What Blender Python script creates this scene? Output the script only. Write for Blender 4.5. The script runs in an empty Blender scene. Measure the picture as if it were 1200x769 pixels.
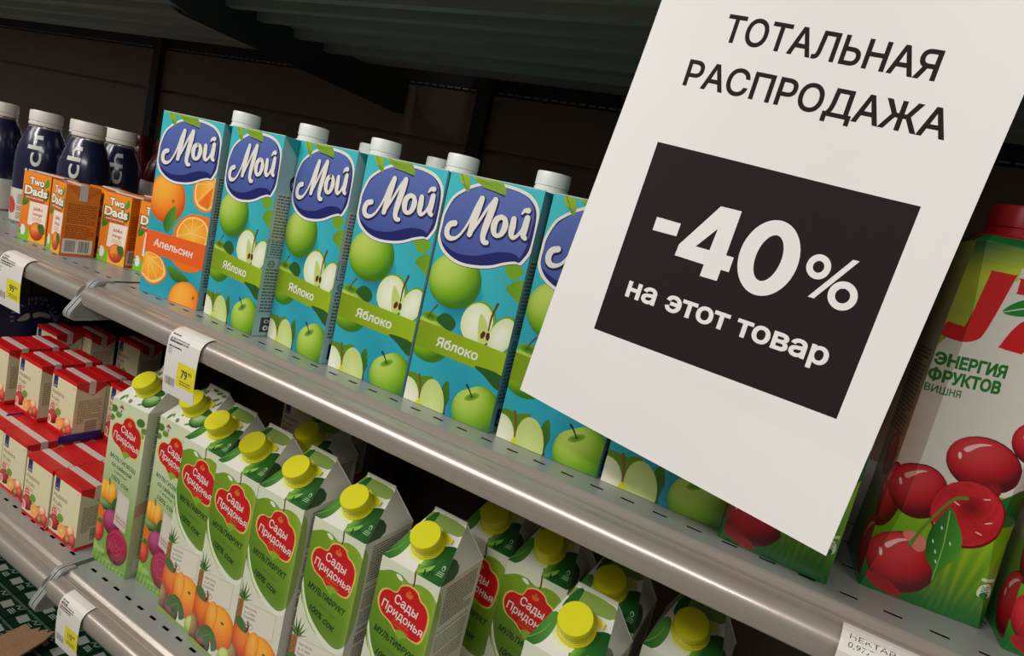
import bpy, math, random
import numpy as np
from mathutils import Vector, Matrix
from mathutils.geometry import tessellate_polygon, delaunay_2d_cdt

SC = bpy.context.scene
COL = SC.collection
PI = math.pi

# ------------------------------------------------------------------ camera
cam_d = bpy.data.cameras.new('camera')
cam_o = bpy.data.objects.new('camera', cam_d)
COL.objects.link(cam_o)
SC.camera = cam_o
cam_d.sensor_width = 36.0
cam_d.lens = 22.705
cam_d.clip_start = 0.01
R_ = Vector((0.84719952, 0.47933295, 0.2291133))
U_ = Vector((-0.27842358, 0.03329372, 0.95988116))
F_ = Vector((-0.45247463, 0.8770014, -0.16166402))
m = Matrix(((R_.x, U_.x, -F_.x), (R_.y, U_.y, -F_.y), (R_.z, U_.z, -F_.z)))
cam_o.matrix_world = Matrix.Translation((0.53252, -0.45316, 0.17884)) @ m.to_4x4()

# ------------------------------------------------------------------ world, lights, exposure
W = bpy.data.worlds.new('store_air')
SC.world = W
W.use_nodes = True
W.node_tree.nodes['Background'].inputs[0].default_value = (1.0, 0.95, 0.88, 1)
W.node_tree.nodes['Background'].inputs[1].default_value = 0.125

def area(name, loc, target, sx, sy, power, col):
    d = bpy.data.lights.new(name, 'AREA')
    d.shape = 'RECTANGLE'; d.size = sx; d.size_y = sy; d.energy = power; d.color = col
    o = bpy.data.objects.new(name, d); COL.objects.link(o)
    o.location = loc
    o.rotation_euler = (Vector(target) - Vector(loc)).to_track_quat('-Z', 'Y').to_euler()
    return o
area('ceiling_strip_light', (-0.55, -1.70, 1.40), (0.15, 0, 0), 2.2, 0.12, 42, (1.0, 0.98, 0.95))
area('ceiling_strip_light', (-2.2, -2.6, 1.75), (-0.2, 0, 0), 2.4, 0.25, 22, (1.0, 0.96, 0.9))
area('ceiling_strip_light', (2.4, -1.9, 1.5), (0.5, 0, 0), 1.6, 0.25, 20, (1.0, 0.975, 0.93))

SC.view_settings.view_transform = 'Standard'
SC.view_settings.look = 'None'
SC.view_settings.gamma = 1.0
SC.view_settings.use_curve_mapping = False
SC.view_settings.exposure = 0.0

# ------------------------------------------------------------------ colour and materials
def s2l(c):
    c = c / 255.0
    return c / 12.92 if c <= 0.04045 else ((c + 0.055) / 1.055) ** 2.4
def C(r, g, b):
    return (s2l(r), s2l(g), s2l(b))
def mixc(a, b, t):
    t = max(0.0, min(1.0, t))
    return tuple(a[i] * (1 - t) + b[i] * t for i in range(3))

def mat(name, color=None, rough=0.45, metal=0.0, coat=0.0, noise=0.06, scale=60.0, bump=0.0, bscale=300.0, trans=0.0, spec=0.5, aniso=None):
    """procedural material; colour None means the colour printed on the mesh (attribute Col)"""
    M = bpy.data.materials.new(name); M.use_nodes = True
    nt = M.node_tree; N = nt.nodes; L = nt.links
    b = N['Principled BSDF']
    b.inputs['Roughness'].default_value = rough
    b.inputs['Metallic'].default_value = metal
    b.inputs['Coat Weight'].default_value = coat
    b.inputs['Coat Roughness'].default_value = 0.12
    b.inputs['Specular IOR Level'].default_value = spec
    if trans: b.inputs['Transmission Weight'].default_value = trans
    tc = N.new('ShaderNodeTexCoord')
    nz = N.new('ShaderNodeTexNoise'); nz.inputs['Scale'].default_value = scale; nz.inputs['Detail'].default_value = 4
    if aniso:
        mp = N.new('ShaderNodeMapping'); mp.inputs['Scale'].default_value = aniso
        L.new(tc.outputs['Object'], mp.inputs['Vector']); L.new(mp.outputs['Vector'], nz.inputs['Vector'])
    else:
        L.new(tc.outputs['Object'], nz.inputs['Vector'])
    mr = N.new('ShaderNodeMapRange')
    mr.inputs['To Min'].default_value = 1 - noise; mr.inputs['To Max'].default_value = 1 + noise
    L.new(nz.outputs['Fac'], mr.inputs['Value'])
    hs = N.new('ShaderNodeHueSaturation')
    L.new(mr.outputs['Result'], hs.inputs['Value'])
    if color is None:
        at = N.new('ShaderNodeAttribute'); at.attribute_name = 'Col'
        L.new(at.outputs['Color'], hs.inputs['Color'])
    else:
        hs.inputs['Color'].default_value = (*color, 1)
    L.new(hs.outputs['Color'], b.inputs['Base Color'])
    if bump:
        n2 = N.new('ShaderNodeTexNoise'); n2.inputs['Scale'].default_value = bscale
        L.new(tc.outputs['Object'], n2.inputs['Vector'])
        bp = N.new('ShaderNodeBump'); bp.inputs['Strength'].default_value = bump; bp.inputs['Distance'].default_value = 0.002
        L.new(n2.outputs['Fac'], bp.inputs['Height']); L.new(bp.outputs['Normal'], b.inputs['Normal'])
    return M

MT = {
    'print': mat('printed_carton', None, rough=0.42, coat=0.12, noise=0.05, scale=220),
    'print_gloss': mat('printed_glossy_carton', None, rough=0.3, coat=0.35, noise=0.05, scale=200, bump=0.12, bscale=45),
    'paper': mat('printed_paper', None, rough=0.75, noise=0.02, scale=15, bump=0.12, bscale=14, spec=0.25),
    'tag': mat('price_tag_paper', None, rough=0.45, coat=0.3, noise=0.03, scale=60),
    'white_cap': mat('white_cap_plastic', C(226, 226, 218), rough=0.4, noise=0.02),
    'dull_cap': mat('pale_bottle_cap_plastic', C(216, 210, 200), rough=0.42, noise=0.03),
    'yellow_cap': mat('yellow_cap_plastic', C(214, 208, 22), rough=0.38, noise=0.03, spec=0.4),
    'red_cap': mat('red_cap_plastic', C(170, 14, 22), rough=0.4, noise=0.04),
    'maroon': mat('maroon_bottle', C(70, 10, 20), rough=0.25, coat=0.4),
    'teal': mat('teal_board', C(20, 140, 150), rough=0.45),
    'shelf': mat('shelf_enamel', C(148, 152, 146), rough=0.32, metal=0.15, noise=0.07, scale=14, bump=0.03, bscale=900, spec=0.6),
    'rail': mat('rail_plastic', C(168, 158, 146), rough=0.3, metal=0.4, noise=0.12, scale=5, aniso=(3, 90, 90), bump=0.06, bscale=60, coat=0.5),
    'bracket': mat('bracket_enamel', C(160, 162, 160), rough=0.4, metal=0.2, noise=0.05, scale=25),
    'arm': mat('shelf_arm_enamel', C(58, 64, 60), rough=0.45, metal=0.4, noise=0.08, scale=20),
    'under': mat('shelf_underside_enamel', C(150, 154, 144), rough=0.45, metal=0.4, noise=0.12, scale=8, aniso=(1, 14, 14)),
    'back': mat('back_panel_enamel', C(104, 80, 62), rough=0.42, metal=0.2, noise=0.18, scale=3.5),
    'post': mat('upright_post_enamel', C(30, 28, 26), rough=0.5, metal=0.3),
    'perf': mat('perforation_glint', C(170, 165, 160), rough=0.35, metal=0.8),
    'floor': mat('floor_tile', C(120, 116, 108), rough=0.35, noise=0.1, scale=4),
    'cardboard': mat('torn_cardboard', C(136, 102, 70), rough=0.85, noise=0.16, scale=40, bump=0.4, bscale=250),
    'navy_board': mat('navy_board', None, rough=0.5),
    'strap': mat('blue_strap_plastic', C(24, 38, 122), rough=0.35),
    'wrap': mat('paper_straw_wrap', C(216, 200, 190), rough=0.5),
    'glass': mat('bottle_body', None, rough=0.22, coat=0.5, noise=0.05),
}

# ------------------------------------------------------------------ mesh collector with per-corner colour
class MB:
    def __init__(s): s.v = []; s.f = []; s.c = []
    def tri(s, pts, cols):
        n = len(s.v); s.v += [tuple(p) for p in pts]; s.f.append(tuple(range(n, n + len(pts)))); s.c.append(cols)
    def poly(s, pts, col): s.tri(pts, [col] * len(pts))
    def box(s, lo, hi, col=(1, 1, 1), skip=''):
        x0, y0, z0 = lo; x1, y1, z1 = hi
        P = [(x0,y0,z0),(x1,y0,z0),(x1,y1,z0),(x0,y1,z0),(x0,y0,z1),(x1,y0,z1),(x1,y1,z1),(x0,y1,z1)]
        for k, q in {'b':(3,2,1,0),'t':(4,5,6,7),'f':(0,1,5,4),'r':(1,2,6,5),'k':(2,3,7,6),'l':(3,0,4,7)}.items():
            if k not in skip: s.poly([P[i] for i in q], col)
    def prism_x(s, prof, x0, x1, col=(1, 1, 1), caps=True):
        n = len(prof)
        for i in range(n):
            a = prof[i]; b = prof[(i + 1) % n]
            s.poly([(x0, a[0], a[1]), (x0, b[0], b[1]), (x1, b[0], b[1]), (x1, a[0], a[1])], col)
        if caps:
            for x, fl in ((x0, False), (x1, True)):
                pl = [(x, p[0], p[1]) for p in prof]
                for t in tessellate_polygon([[Vector(p) for p in pl]]):
                    s.poly([pl[i] for i in t], col)
    def lathe(s, prof, n=28, cx=0, cy=0, col=(1, 1, 1), colf=None, ribs=0):
        rings = []
        for (r, z) in prof:
            rings.append([(cx + r * math.cos(2*PI*k/n), cy + r * math.sin(2*PI*k/n), z) for k in range(n)])
        for i in range(len(rings) - 1):
            c = colf(prof[i][1], prof[i+1][1]) if colf else col
            for k in range(n):
                j = (k + 1) % n
                s.poly([rings[i][k], rings[i][j], rings[i+1][j], rings[i+1][k]], c)
    def xform(s, M):
        s.v = [tuple(M @ Vector(p)) for p in s.v]; return s
    def build(s, name, mt, parent=None, smooth=None, merge=True):
        me = bpy.data.meshes.new(name)
        me.from_pydata(s.v, [], s.f)
        ca = me.color_attributes.new('Col', 'FLOAT_COLOR', 'CORNER')
        arr = np.ones((sum(len(f) for f in s.f), 4), dtype=np.float32)
        arr[:, :3] = np.array([c for cc in s.c for c in cc], dtype=np.float32)
        ca.data.foreach_set('color', arr.ravel())
        me.materials.append(MT[mt])
        me.update()
        if merge or smooth:
            import bmesh
            bm = bmesh.new(); bm.from_mesh(me)
            bmesh.ops.remove_doubles(bm, verts=bm.verts, dist=2e-6)
            if smooth:
                for f in bm.faces: f.smooth = True
                for e in bm.edges:
                    if len(e.link_faces) == 2 and e.calc_face_angle(0) > smooth: e.smooth = False
            bm.to_mesh(me); bm.free()
        o = bpy.data.objects.new(name, me); COL.objects.link(o)
        if parent: o.parent = parent
        return o

def tag(o, label=None, cat=None, group=None, kind=None):
    if label: o['label'] = label
    if cat: o['category'] = cat
    if group: o['group'] = group
    if kind: o['kind'] = kind
    return o
def empty(name, loc=(0, 0, 0), rz=0.0):
    o = bpy.data.objects.new(name, None); COL.objects.link(o)
    o.location = loc; o.rotation_euler = (0, 0, rz); o.empty_display_size = 0.02
    return o
def copy_tree(o, parent=None):
    c = o.copy(); COL.objects.link(c); c.parent = parent
    for ch in list(o.children): copy_tree(ch, c)
    return c

# ------------------------------------------------------------------ flat print as vector artwork (mm)
_tx = {}
def glyphs(s):
    """filled triangles and outline loops of a string set in the built-in face"""
    if s in _tx: return _tx[s]
    c = bpy.data.curves.new('t', 'FONT'); c.body = s; c.resolution_u = 3; c.fill_mode = 'NONE'
    o = bpy.data.objects.new('t', c); COL.objects.link(o)
    dg = bpy.context.evaluated_depsgraph_get(); dg.update()
    me = o.evaluated_get(dg).to_mesh()
    V = [(v.co.x, v.co.y) for v in me.vertices]
    nb = {}
    for e in me.edges:
        a, b = e.vertices; nb.setdefault(a, []).append(b); nb.setdefault(b, []).append(a)
    seen = set(); loops = []
    for st in nb:
        if st in seen: continue
        lp = [st]; seen.add(st); cur = st
        while True:
            nx = [k for k in nb[cur] if k not in seen]
            if not nx: break
            cur = nx[0]; seen.add(cur); lp.append(cur)
        Q = []
        for k in lp:
            p = V[k]
            if not Q or math.hypot(p[0]-Q[-1][0], p[1]-Q[-1][1]) > 1e-4: Q.append(p)
        if len(Q) > 2: loops.append(Q)
    bpy.data.objects.remove(o); bpy.data.curves.remove(c)
    # one triangulation of all outlines, kept where the winding number is not zero
    vv = []; ee = []
    for P in loops:
        n0 = len(vv); vv += [Vector(p) for p in P]; ee += [(n0+i, n0+(i+1) % len(P)) for i in range(len(P))]
    cv, _, cf, _, _, _ = delaunay_2d_cdt(vv, ee, [], 0, 1e-6)
    bb = [(min(p[0] for p in P), max(p[0] for p in P), min(p[1] for p in P), max(p[1] for p in P)) for P in loops]
    def wind(p):
        w_ = 0
        for P, q in zip(loops, bb):
            if not (q[0] <= p[0] <= q[1] and q[2] <= p[1] <= q[3]): continue
            for i in range(len(P)):
                a, b = P[i-1], P[i]
                if (a[1] <= p[1]) != (b[1] <= p[1]):
                    x = a[0] + (p[1]-a[1])/(b[1]-a[1])*(b[0]-a[0])
                    if x > p[0]: w_ += 1 if b[1] > a[1] else -1
        return w_
    fills = []
    for f in cf:
        P = [(cv[k].x, cv[k].y) for k in f]
        c_ = (sum(p[0] for p in P)/len(P), sum(p[1] for p in P)/len(P))
        if wind(c_): fills += [[P[0], P[k], P[k+1]] for k in range(1, len(P)-1)]
    fills = [fills]
    xs = [p[0] for P in loops for p in P]
    _tx[s] = (fills, loops, min(xs), max(xs))
    return _tx[s]
def ribbon(P, w, closed):
    """left and right borders of a band of half width w along P, mitred joints"""
    n = len(P); A = []; B = []
    for i in range(n):
        p = P[i]; a = P[(i-1) % n] if (closed or i) else p; b = P[(i+1) % n] if (closed or i < n-1) else p
        d1 = (p[0]-a[0], p[1]-a[1]); d2 = (b[0]-p[0], b[1]-p[1])
        l1 = math.hypot(*d1); l2 = math.hypot(*d2)
        if l1 < 1e-9: d1, l1 = d2, l2
        if l2 < 1e-9: d2, l2 = d1, l1
        if l1 < 1e-9: continue
        n1 = (-d1[1]/l1, d1[0]/l1); n2 = (-d2[1]/l2, d2[0]/l2)
        mx, my = n1[0]+n2[0], n1[1]+n2[1]; q = mx*mx+my*my
        if q < 0.5: mx, my, q = n1[0]*1.4, n1[1]*1.4, 2.0
        k = 2.0/q; hw = w(i) if callable(w) else w
        A.append((p[0]+mx*k*hw, p[1]+my*k*hw)); B.append((p[0]-mx*k*hw, p[1]-my*k*hw))
    return A, B

def clip(poly, ax, ay, ac):
    """keep ax*x+ay*y+ac >= 0; poly is a list of (x, y, r, g, b)"""
    out = []; n = len(poly)
    for i in range(n):
        p = poly[i]; q = poly[(i + 1) % n]
        dp = ax*p[0] + ay*p[1] + ac; dq = ax*q[0] + ay*q[1] + ac
        if dp >= 0: out.append(p)
        if (dp > 0 and dq < 0) or (dp < 0 and dq > 0):
            t = dp / (dp - dq)
            out.append(tuple(p[k] + t * (q[k] - p[k]) for k in range(5)))
    return out

class Art:
    STEP = 0.016
    def __init__(s, w, h): s.w = w; s.h = h; s.t = []; s.L = 1
    def _tri(s, pts, cols, L): s.t.append((L, [(p[0], p[1], *c) for p, c in zip(pts, cols)]))
    def poly(s, pts, col, keep=False):
        """col: a colour or a function of (x, y)"""
        f = col if callable(col) else (lambda x, y: col)
        for t in tessellate_polygon([[Vector((p[0], p[1], 0)) for p in pts]]):
            q = [pts[i] for i in t]
            s._tri(q, [f(*p) for p in q], s.L)
        if not keep: s.L += 1
    def smooth(s, pts, col, n=5, keep=False): s.poly(spl(pts, n), col, keep)
    def rect(s, x0, y0, x1, y1, col, keep=False): s.poly([(x0, y0), (x1, y0), (x1, y1), (x0, y1)], col, keep)
    def grad(s, x0, y0, x1, y1, f, nx=6, ny=12, keep=False):
        for i in range(nx):
            for j in range(ny):
                a = x0+(x1-x0)*i/nx; b = x0+(x1-x0)*(i+1)/nx; c = y0+(y1-y0)*j/ny; d = y0+(y1-y0)*(j+1)/ny
                q = [(a, c), (b, c), (b, d), (a, d)]; k = [f(*p) for p in q]
                s._tri(q[:3], k[:3], s.L); s._tri([q[0], q[2], q[3]], [k[0], k[2], k[3]], s.L)
        if not keep: s.L += 1
    def blob(s, out, f, rings=6, keep=False, cen=None):
        """star-shaped outline filled with a radial mesh coloured by f(nx, ny, r): nx, ny in -1..1"""
        n = len(out)
        cx = cen[0] if cen else sum(p[0] for p in out) / n; cy = cen[1] if cen else sum(p[1] for p in out) / n
        rx = max(abs(p[0] - cx) for p in out); ry = max(abs(p[1] - cy) for p in out)
        prev = None
        for i in range(rings + 1):
            r = (i / rings) ** 0.8
            ring = [(cx + (p[0]-cx)*r, cy + (p[1]-cy)*r) for p in out]
            cols = [f((p[0]-cx)/rx, (p[1]-cy)/ry, r) for p in ring]
            if prev:
                for k in range(n):
                    j = (k + 1) % n
                    s._tri([prev[0][k], ring[k], ring[j]], [prev[1][k], cols[k], cols[j]], s.L)
                    if i > 1: s._tri([prev[0][k], ring[j], prev[0][j]], [prev[1][k], cols[j], prev[1][j]], s.L)
            prev = (ring, cols)
        if not keep: s.L += 1
    def oval(s, cx, cy, rx, ry, col, rot=0.0, n=22, rings=6, keep=False, wob=0.0):
        o = []
        for k in range(n):
            a = 2*PI*k/n; w = 1 + wob * math.cos(2*a + 0.5) * 0.5
            x = rx*w*math.cos(a); y = ry*w*math.sin(a)
            o.append((cx + x*math.cos(rot) - y*math.sin(rot), cy + x*math.sin(rot) + y*math.cos(rot)))
        if callable(col): s.blob(o, col, rings, keep, (cx, cy))
        else: s.poly(o, col, keep)
    def stroke(s, pts, col, n=5, keep=False):
        """pts (x, y, width): brush stroke with round ends"""
        P = spl(pts, n); A, B = ribbon(P, lambda i: P[i][2]/2, False)
        for i in range(len(A)-1):
            s._tri([A[i], B[i], B[i+1]], [col]*3, s.L); s._tri([A[i], B[i+1], A[i+1]], [col]*3, s.L)
        for e, f in ((0, 1), (-1, -2)):
            c = P[e]; r = c[2]/2; d = (P[f][0]-c[0], P[f][1]-c[1]); t0 = math.atan2(-d[1], -d[0]) - PI/2
            o = [(c[0]+r*math.cos(t0+PI*j/6), c[1]+r*math.sin(t0+PI*j/6)) for j in range(7)]
            for j in range(1, 6): s._tri([o[0], o[j], o[j+1]], [col]*3, s.L)
        s.L += 1
    def text(s, st, a, b, h, col, bold=0.0, shear=0.0, keep=False, arch=0.0):
        """text fitted between baseline points a and b, capital height h"""
        FI, LP, x0, x1 = glyphs(st)
        dx, dy = b[0]-a[0], b[1]-a[1]; l = math.hypot(dx, dy); ux, uy = dx/l, dy/l
        def mp(v):
            q = (v[0]-x0)/(x1-x0)*l; w = v[1]/0.729*h + arch*4*(q/l)*(1-q/l); q += w*shear
            return (a[0]+ux*q-uy*w, a[1]+uy*q+ux*w)
        if bold:
            for k, lp in enumerate(LP):
                A, B = ribbon(lp, bold, True); m_ = len(A)
                for i in range(m_):
                    j = (i+1) % m_
                    s._tri([mp(A[i]), mp(B[i]), mp(B[j])], [col]*3, s.L + k % 3); s._tri([mp(A[i]), mp(B[j]), mp(A[j])], [col]*3, s.L + k % 3)
            s.L += 3
        for k, T in enumerate(FI):
            for t in T: s._tri([mp(v) for v in t], [col]*3, s.L + k % 3)
        s.L += 3
    def lines(s, x0, y0, x1, y1, pitch, col, seed=1, fill=0.55, gap=0.25):
        """small print too fine to read: rows of word-long dashes"""
        rnd = random.Random(seed); y = y1
        while y > y0:
            if rnd.random() < 0.08: y -= pitch * 0.8
            x = x0; end = x1 - (rnd.random() < 0.3) * rnd.random() * (x1-x0) * 0.4
            while x < end:
                w = rnd.uniform(1.2, 4.5); w = min(w, end - x)
                s.rect(x, y - pitch*fill, x + w, y, col, True)
                x += w + 0.7
            y -= pitch
        s.L += 1
    def bars(s, x0, y0, x1, y1, col, seed=3, vertical=True):
        rnd = random.Random(seed); L = (x1-x0) if vertical else (y1-y0); p = 0
        while p < L:
            w = rnd.choice((0.4, 0.4, 0.8, 1.2)) * L / 40
            if vertical: s.rect(x0+p, y0, min(x0+p+w, x1), y1, col, True)
            else: s.rect(x0, y0+p, x1, min(y0+p+w, y1), col, True)
            p += w + rnd.choice((0.4, 0.8, 1.0)) * L / 40
        s.L += 1
    def compact(s):
        # shapes that do not overlap share a layer, so the print stays thin
        box = {}; order = []
        for L, t in s.t:
            b = box.get(L)
            x0 = min(q[0] for q in t); x1 = max(q[0] for q in t); y0 = min(q[1] for q in t); y1 = max(q[1] for q in t)
            if b is None: box[L] = [x0, x1, y0, y1]; order.append(L)
            else: b[0] = min(b[0], x0); b[1] = max(b[1], x1); b[2] = min(b[2], y0); b[3] = max(b[3], y1)
        order.sort(); lay = {}
        for i, L in enumerate(order):
            b = box[L]; m_ = 0
            for K in order[:i]:
                c = box[K]
                if b[0] < c[1]+.2 and c[0] < b[1]+.2 and b[2] < c[3]+.2 and c[2] < b[3]+.2: m_ = max(m_, lay[K])
            lay[L] = m_ + 1
        s.lay = lay
    def emit(s, mb, mapf, zone=None, extra=0.0, sub=0):
        """clip to the convex zone (counter-clockwise, mm) and put it on the body through mapf(u, v, lift)"""
        zone = zone or [(0, 0), (s.w, 0), (s.w, s.h), (0, s.h)]
        E = []; s.compact()
        for i in range(len(zone)):
            a = zone[i]; b = zone[(i+1) % len(zone)]
            ax, ay = -(b[1]-a[1]), (b[0]-a[0])
            E.append((ax, ay, -(ax*a[0] + ay*a[1])))
        for L, t in s.t:
            p = t
            for e in E:
                if all(e[0]*q[0]+e[1]*q[1]+e[2] >= -1e-9 for q in p): continue
                p = clip(p, *e)
                if len(p) < 3: break
            if len(p) < 3: continue
            ar = 0
            for i in range(1, len(p)-1): ar += abs((p[i][0]-p[0][0])*(p[i+1][1]-p[0][1]) - (p[i+1][0]-p[0][0])*(p[i][1]-p[0][1]))
            if ar < 1e-5: continue
            # keep anticlockwise so faces look outwards
            sg = sum(p[i][0]*p[(i+1) % len(p)][1] - p[(i+1) % len(p)][0]*p[i][1] for i in range(len(p)))
            if sg < 0: p = p[::-1]
            d = (s.lay[L] * Art.STEP + extra) * 0.001
            if not sub:
                mb.tri([mapf(q[0]*0.001, q[1]*0.001, d) for q in p], [q[2:5] for q in p]); continue
            st = [(p[0], p[i], p[i+1]) for i in range(1, len(p)-1)]
            while st:
                t3 = st.pop(); e3 = [math.hypot(t3[i][0]-t3[(i+1) % 3][0], t3[i][1]-t3[(i+1) % 3][1]) for i in range(3)]
                k = e3.index(max(e3))
                if e3[k] > sub:
                    a_, b_, c_ = t3[k], t3[(k+1) % 3], t3[(k+2) % 3]; m_ = tuple((a_[i]+b_[i])/2 for i in range(5))
                    st += [(a_, m_, c_), (m_, b_, c_)]
                else: mb.tri([mapf(q[0]*0.001, q[1]*0.001, d) for q in t3], [q[2:5] for q in t3])

def spl(P, n=5, closed=None):
    """Catmull-Rom; closed when the points are 2-D outlines"""
    closed = (len(P[0]) == 2) if closed is None else closed
    m = len(P); out = []
    rng = m if closed else m - 1
    for i in range(rng):
        g = (lambda k: P[k % m]) if closed else (lambda k: P[max(0, min(m-1, k))])
        p0, p1, p2, p3 = g(i-1), g(i), g(i+1), g(i+2)
        for k in range(n):
            t = k / n
            out.append(tuple(0.5*((2*p1[d]) + (-p0[d]+p2[d])*t + (2*p0[d]-5*p1[d]+4*p2[d]-p3[d])*t*t + (-p0[d]+3*p1[d]-3*p2[d]+p3[d])*t**3) for d in range(len(p1))))
    if not closed: out.append(tuple(P[-1]))
    return out

def ball(dark, mid, light, lx=-0.35, ly=0.5):
    """printed drawing of a round fruit"""
    def f(x, y, r):
        z = math.sqrt(max(0, 1 - min(1, x*x + y*y)))
        d = x*lx + y*ly + z*0.75
        return mixc(dark, mid, d*1.9) if d < 0.52 else mixc(mid, light, (d-0.52)*2.2)
    return f

WHITE = C(228, 224, 214); NAVY = C(14, 20, 100); BLUE = C(72, 90, 158); TEAL = C(22, 160, 178); TEAL2 = C(60, 196, 200)
APD = C(52, 112, 8); APM = C(122, 170, 8); APL = C(184, 208, 90)
LEAF = C(112, 158, 14); LEAFD = C(34, 84, 26); INK = C(40, 42, 46)

# ---- blue name patch of the tall juice cartons
def name_patch(a):
    out = [(0, 160.8), (0.5, 170), (5, 183), (10.8, 190), (22.6, 198), (34, 202.6), (48, 204.8), (62, 204.6), (74, 203), (83, 199.5), (90.5, 192), (93.3, 180), (93.3, 158), (89.5, 148.5), (86.2, 144), (81.6, 144), (71.2, 140.5), (61, 135.8), (48.5, 132.3), (31.8, 130.5), (19.1, 132.4), (9.1, 137.2), (3.2, 143), (0, 150)]
    cx, cy = 46.5, 168
    a.smooth([(p[0]+0.2, p[1]-0.5) for p in out], NAVY, 4)
    a.smooth(out, WHITE, 4)
    inn = [(cx+(x-cx)*0.948, cy+(y-cy)*0.93) for x, y in out]
    a.smooth(inn, NAVY, 4)
    top = [p for p in spl(inn, 4)]
    sw = [(4, 148), (8.1, 144.8), (17.1, 140.8), (29.5, 139.9), (42.7, 142), (53.3, 146), (63.8, 150), (74.7, 151.6), (81.3, 150.8), (84, 149.5), (87.5, 160), (88.2, 176), (87.2, 188), (81, 196.5), (73, 200.2), (62, 201.6), (48, 201.8), (34, 199.8), (23.5, 195.4), (13, 187.4), (7, 179.5), (3.4, 168), (2.6, 158)]
    a.smooth(sw, lambda x, y: mixc(C(64, 80, 150), C(84, 104, 172), (y-140)/60), 4)
    # the word, brush lettering
    G = [[(14.9, 164.2, 5.0), (10.2, 162.2, 5.2), (8.2, 157.6, 5.4), (9.4, 152.6, 5.2), (13.6, 150.6, 4.2), (19.6, 152.8, 2.6), (24.6, 159.5, 2.2), (29, 169.5, 2.4), (32.6, 181, 3.4), (36.2, 189.2, 4.6)],
         [(36.4, 189.4, 5.2), (35, 181, 6.0), (33, 169, 6.2), (31.6, 158, 5.0)],
         [(31.6, 157.5, 2.6), (37.4, 169, 2.6), (43.6, 182.5, 2.8), (49, 190.6, 4.0)],
         [(49.4, 190.6, 5.4), (48.2, 182, 6.4), (46, 169.5, 6.4), (45, 159.5, 5.4), (47, 155, 4.6), (50.2, 154.8, 3.8)],
         [(58.6, 178.4, 4.2), (54.4, 175.2, 5.4), (53.4, 169.4, 6.0), (55, 164.2, 4.8), (58.6, 162.6, 3.6), (62.2, 165.4, 4.8), (63.9, 171.6, 5.8), (62.4, 177, 4.6), (58.6, 178.4, 3.8)],
         [(70.6, 179, 5.0), (70.8, 172.6, 6.0), (71, 167, 5.2), (73.4, 164.4, 4.0), (77, 166.6, 2.6), (80.2, 172.6, 2.6), (82.2, 179, 3.2)],
         [(82.6, 182.2, 5.2), (82.2, 174, 6.0), (82.2, 168.2, 5.2), (84.6, 166, 3.8)],
         [(76.8, 184.6, 1.4), (78.8, 187.6, 3.4), (82, 188.2, 4.6)]]
    for g in G: a.stroke([(x+0.7, y-1.0, w+2.0) for x, y, w in g], C(8, 10, 70), 4, True)
    a.L += 1
    for g in G: a.stroke(g, WHITE, 4, True)
    a.L += 1
def top_leaves(a):
    lf = lambda x, y: mixc(C(60, 110, 12), C(150, 186, 30), (x % 13) / 13 * 0.6 + (y-190)/30)
    a.smooth([(47, 196.5), (57.5, 194.5), (52, 199), (34.1, 198)], C(12, 24, 90), 3)
    a.smooth([(8.9, 206.4), (18.1, 206.6), (21.4, 200), (21.2, 192.2), (15.1, 196.4), (10.5, 201)], lf, 4)
    a.smooth([(23.2, 206.6), (50.4, 206.6), (58, 196.6), (47.1, 197.6), (34.1, 199.4)], lf, 4)
    a.poly([(19.6, 193), (10.4, 206), (11.4, 206)], C(60, 104, 10))
    a.poly([(57, 197), (25, 206), (27, 206)], C(84, 124, 14))

def apple(a, cx, cy, r, rot=0.0, stem=True, hi=1.0):
    o = []
    for k in range(26):
        t = 2*PI*k/26; rr = r * (1 - 0.10*math.exp(-((t-PI/2)/0.42)**2) + 0.03*math.cos(2*t))
        x = rr*math.cos(t)*1.03; y = rr*math.sin(t)*0.97
        o.append((cx + x*math.cos(rot)-y*math.sin(rot), cy + x*math.sin(rot)+y*math.cos(rot)))
    a.blob(o, ball(APD, APM, APL, -0.45, 0.45), 7, cen=(cx, cy))
    if stem:
        dx, dy = -math.sin(rot), math.cos(rot)
        hx, hy = cx+dx*r*0.52, cy+dy*r*0.52
        a.oval(hx, hy, r*0.34, r*0.13, lambda x, y, q: mixc(C(58, 104, 10), C(130, 172, 40), q), rot, 14, 3)
        a.stroke([(hx, hy, r*0.05), (hx+dx*r*0.25-0.6, hy+dy*r*0.25, r*0.06), (hx+dx*r*0.42-2.2, hy+dy*r*0.42, r*0.1)], C(34, 44, 20), 3)
def half_apple(a, cx, cy, rx, ry, rot, tint=0.0):
    f = lambda x, y, r: mixc(C(232, 236, 206), C(196, 214, 130), max(0, r-0.2)*0.9 + tint)
    a.oval(cx+0.6, cy-0.5, rx*1.05, ry*1.05, C(92, 140, 10), rot)
    a.oval(cx, cy, rx, ry, f, rot, 22, 4)

def moj_bg(a, t1=TEAL, t2=TEAL2):
    a.grad(0, 0, a.w, a.h, lambda x, y: mixc(C(14, 132, 158), t2, 0.25 + 0.5*(y/206) + 0.12*math.sin(x/17+y/23)), 5, 14)

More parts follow.
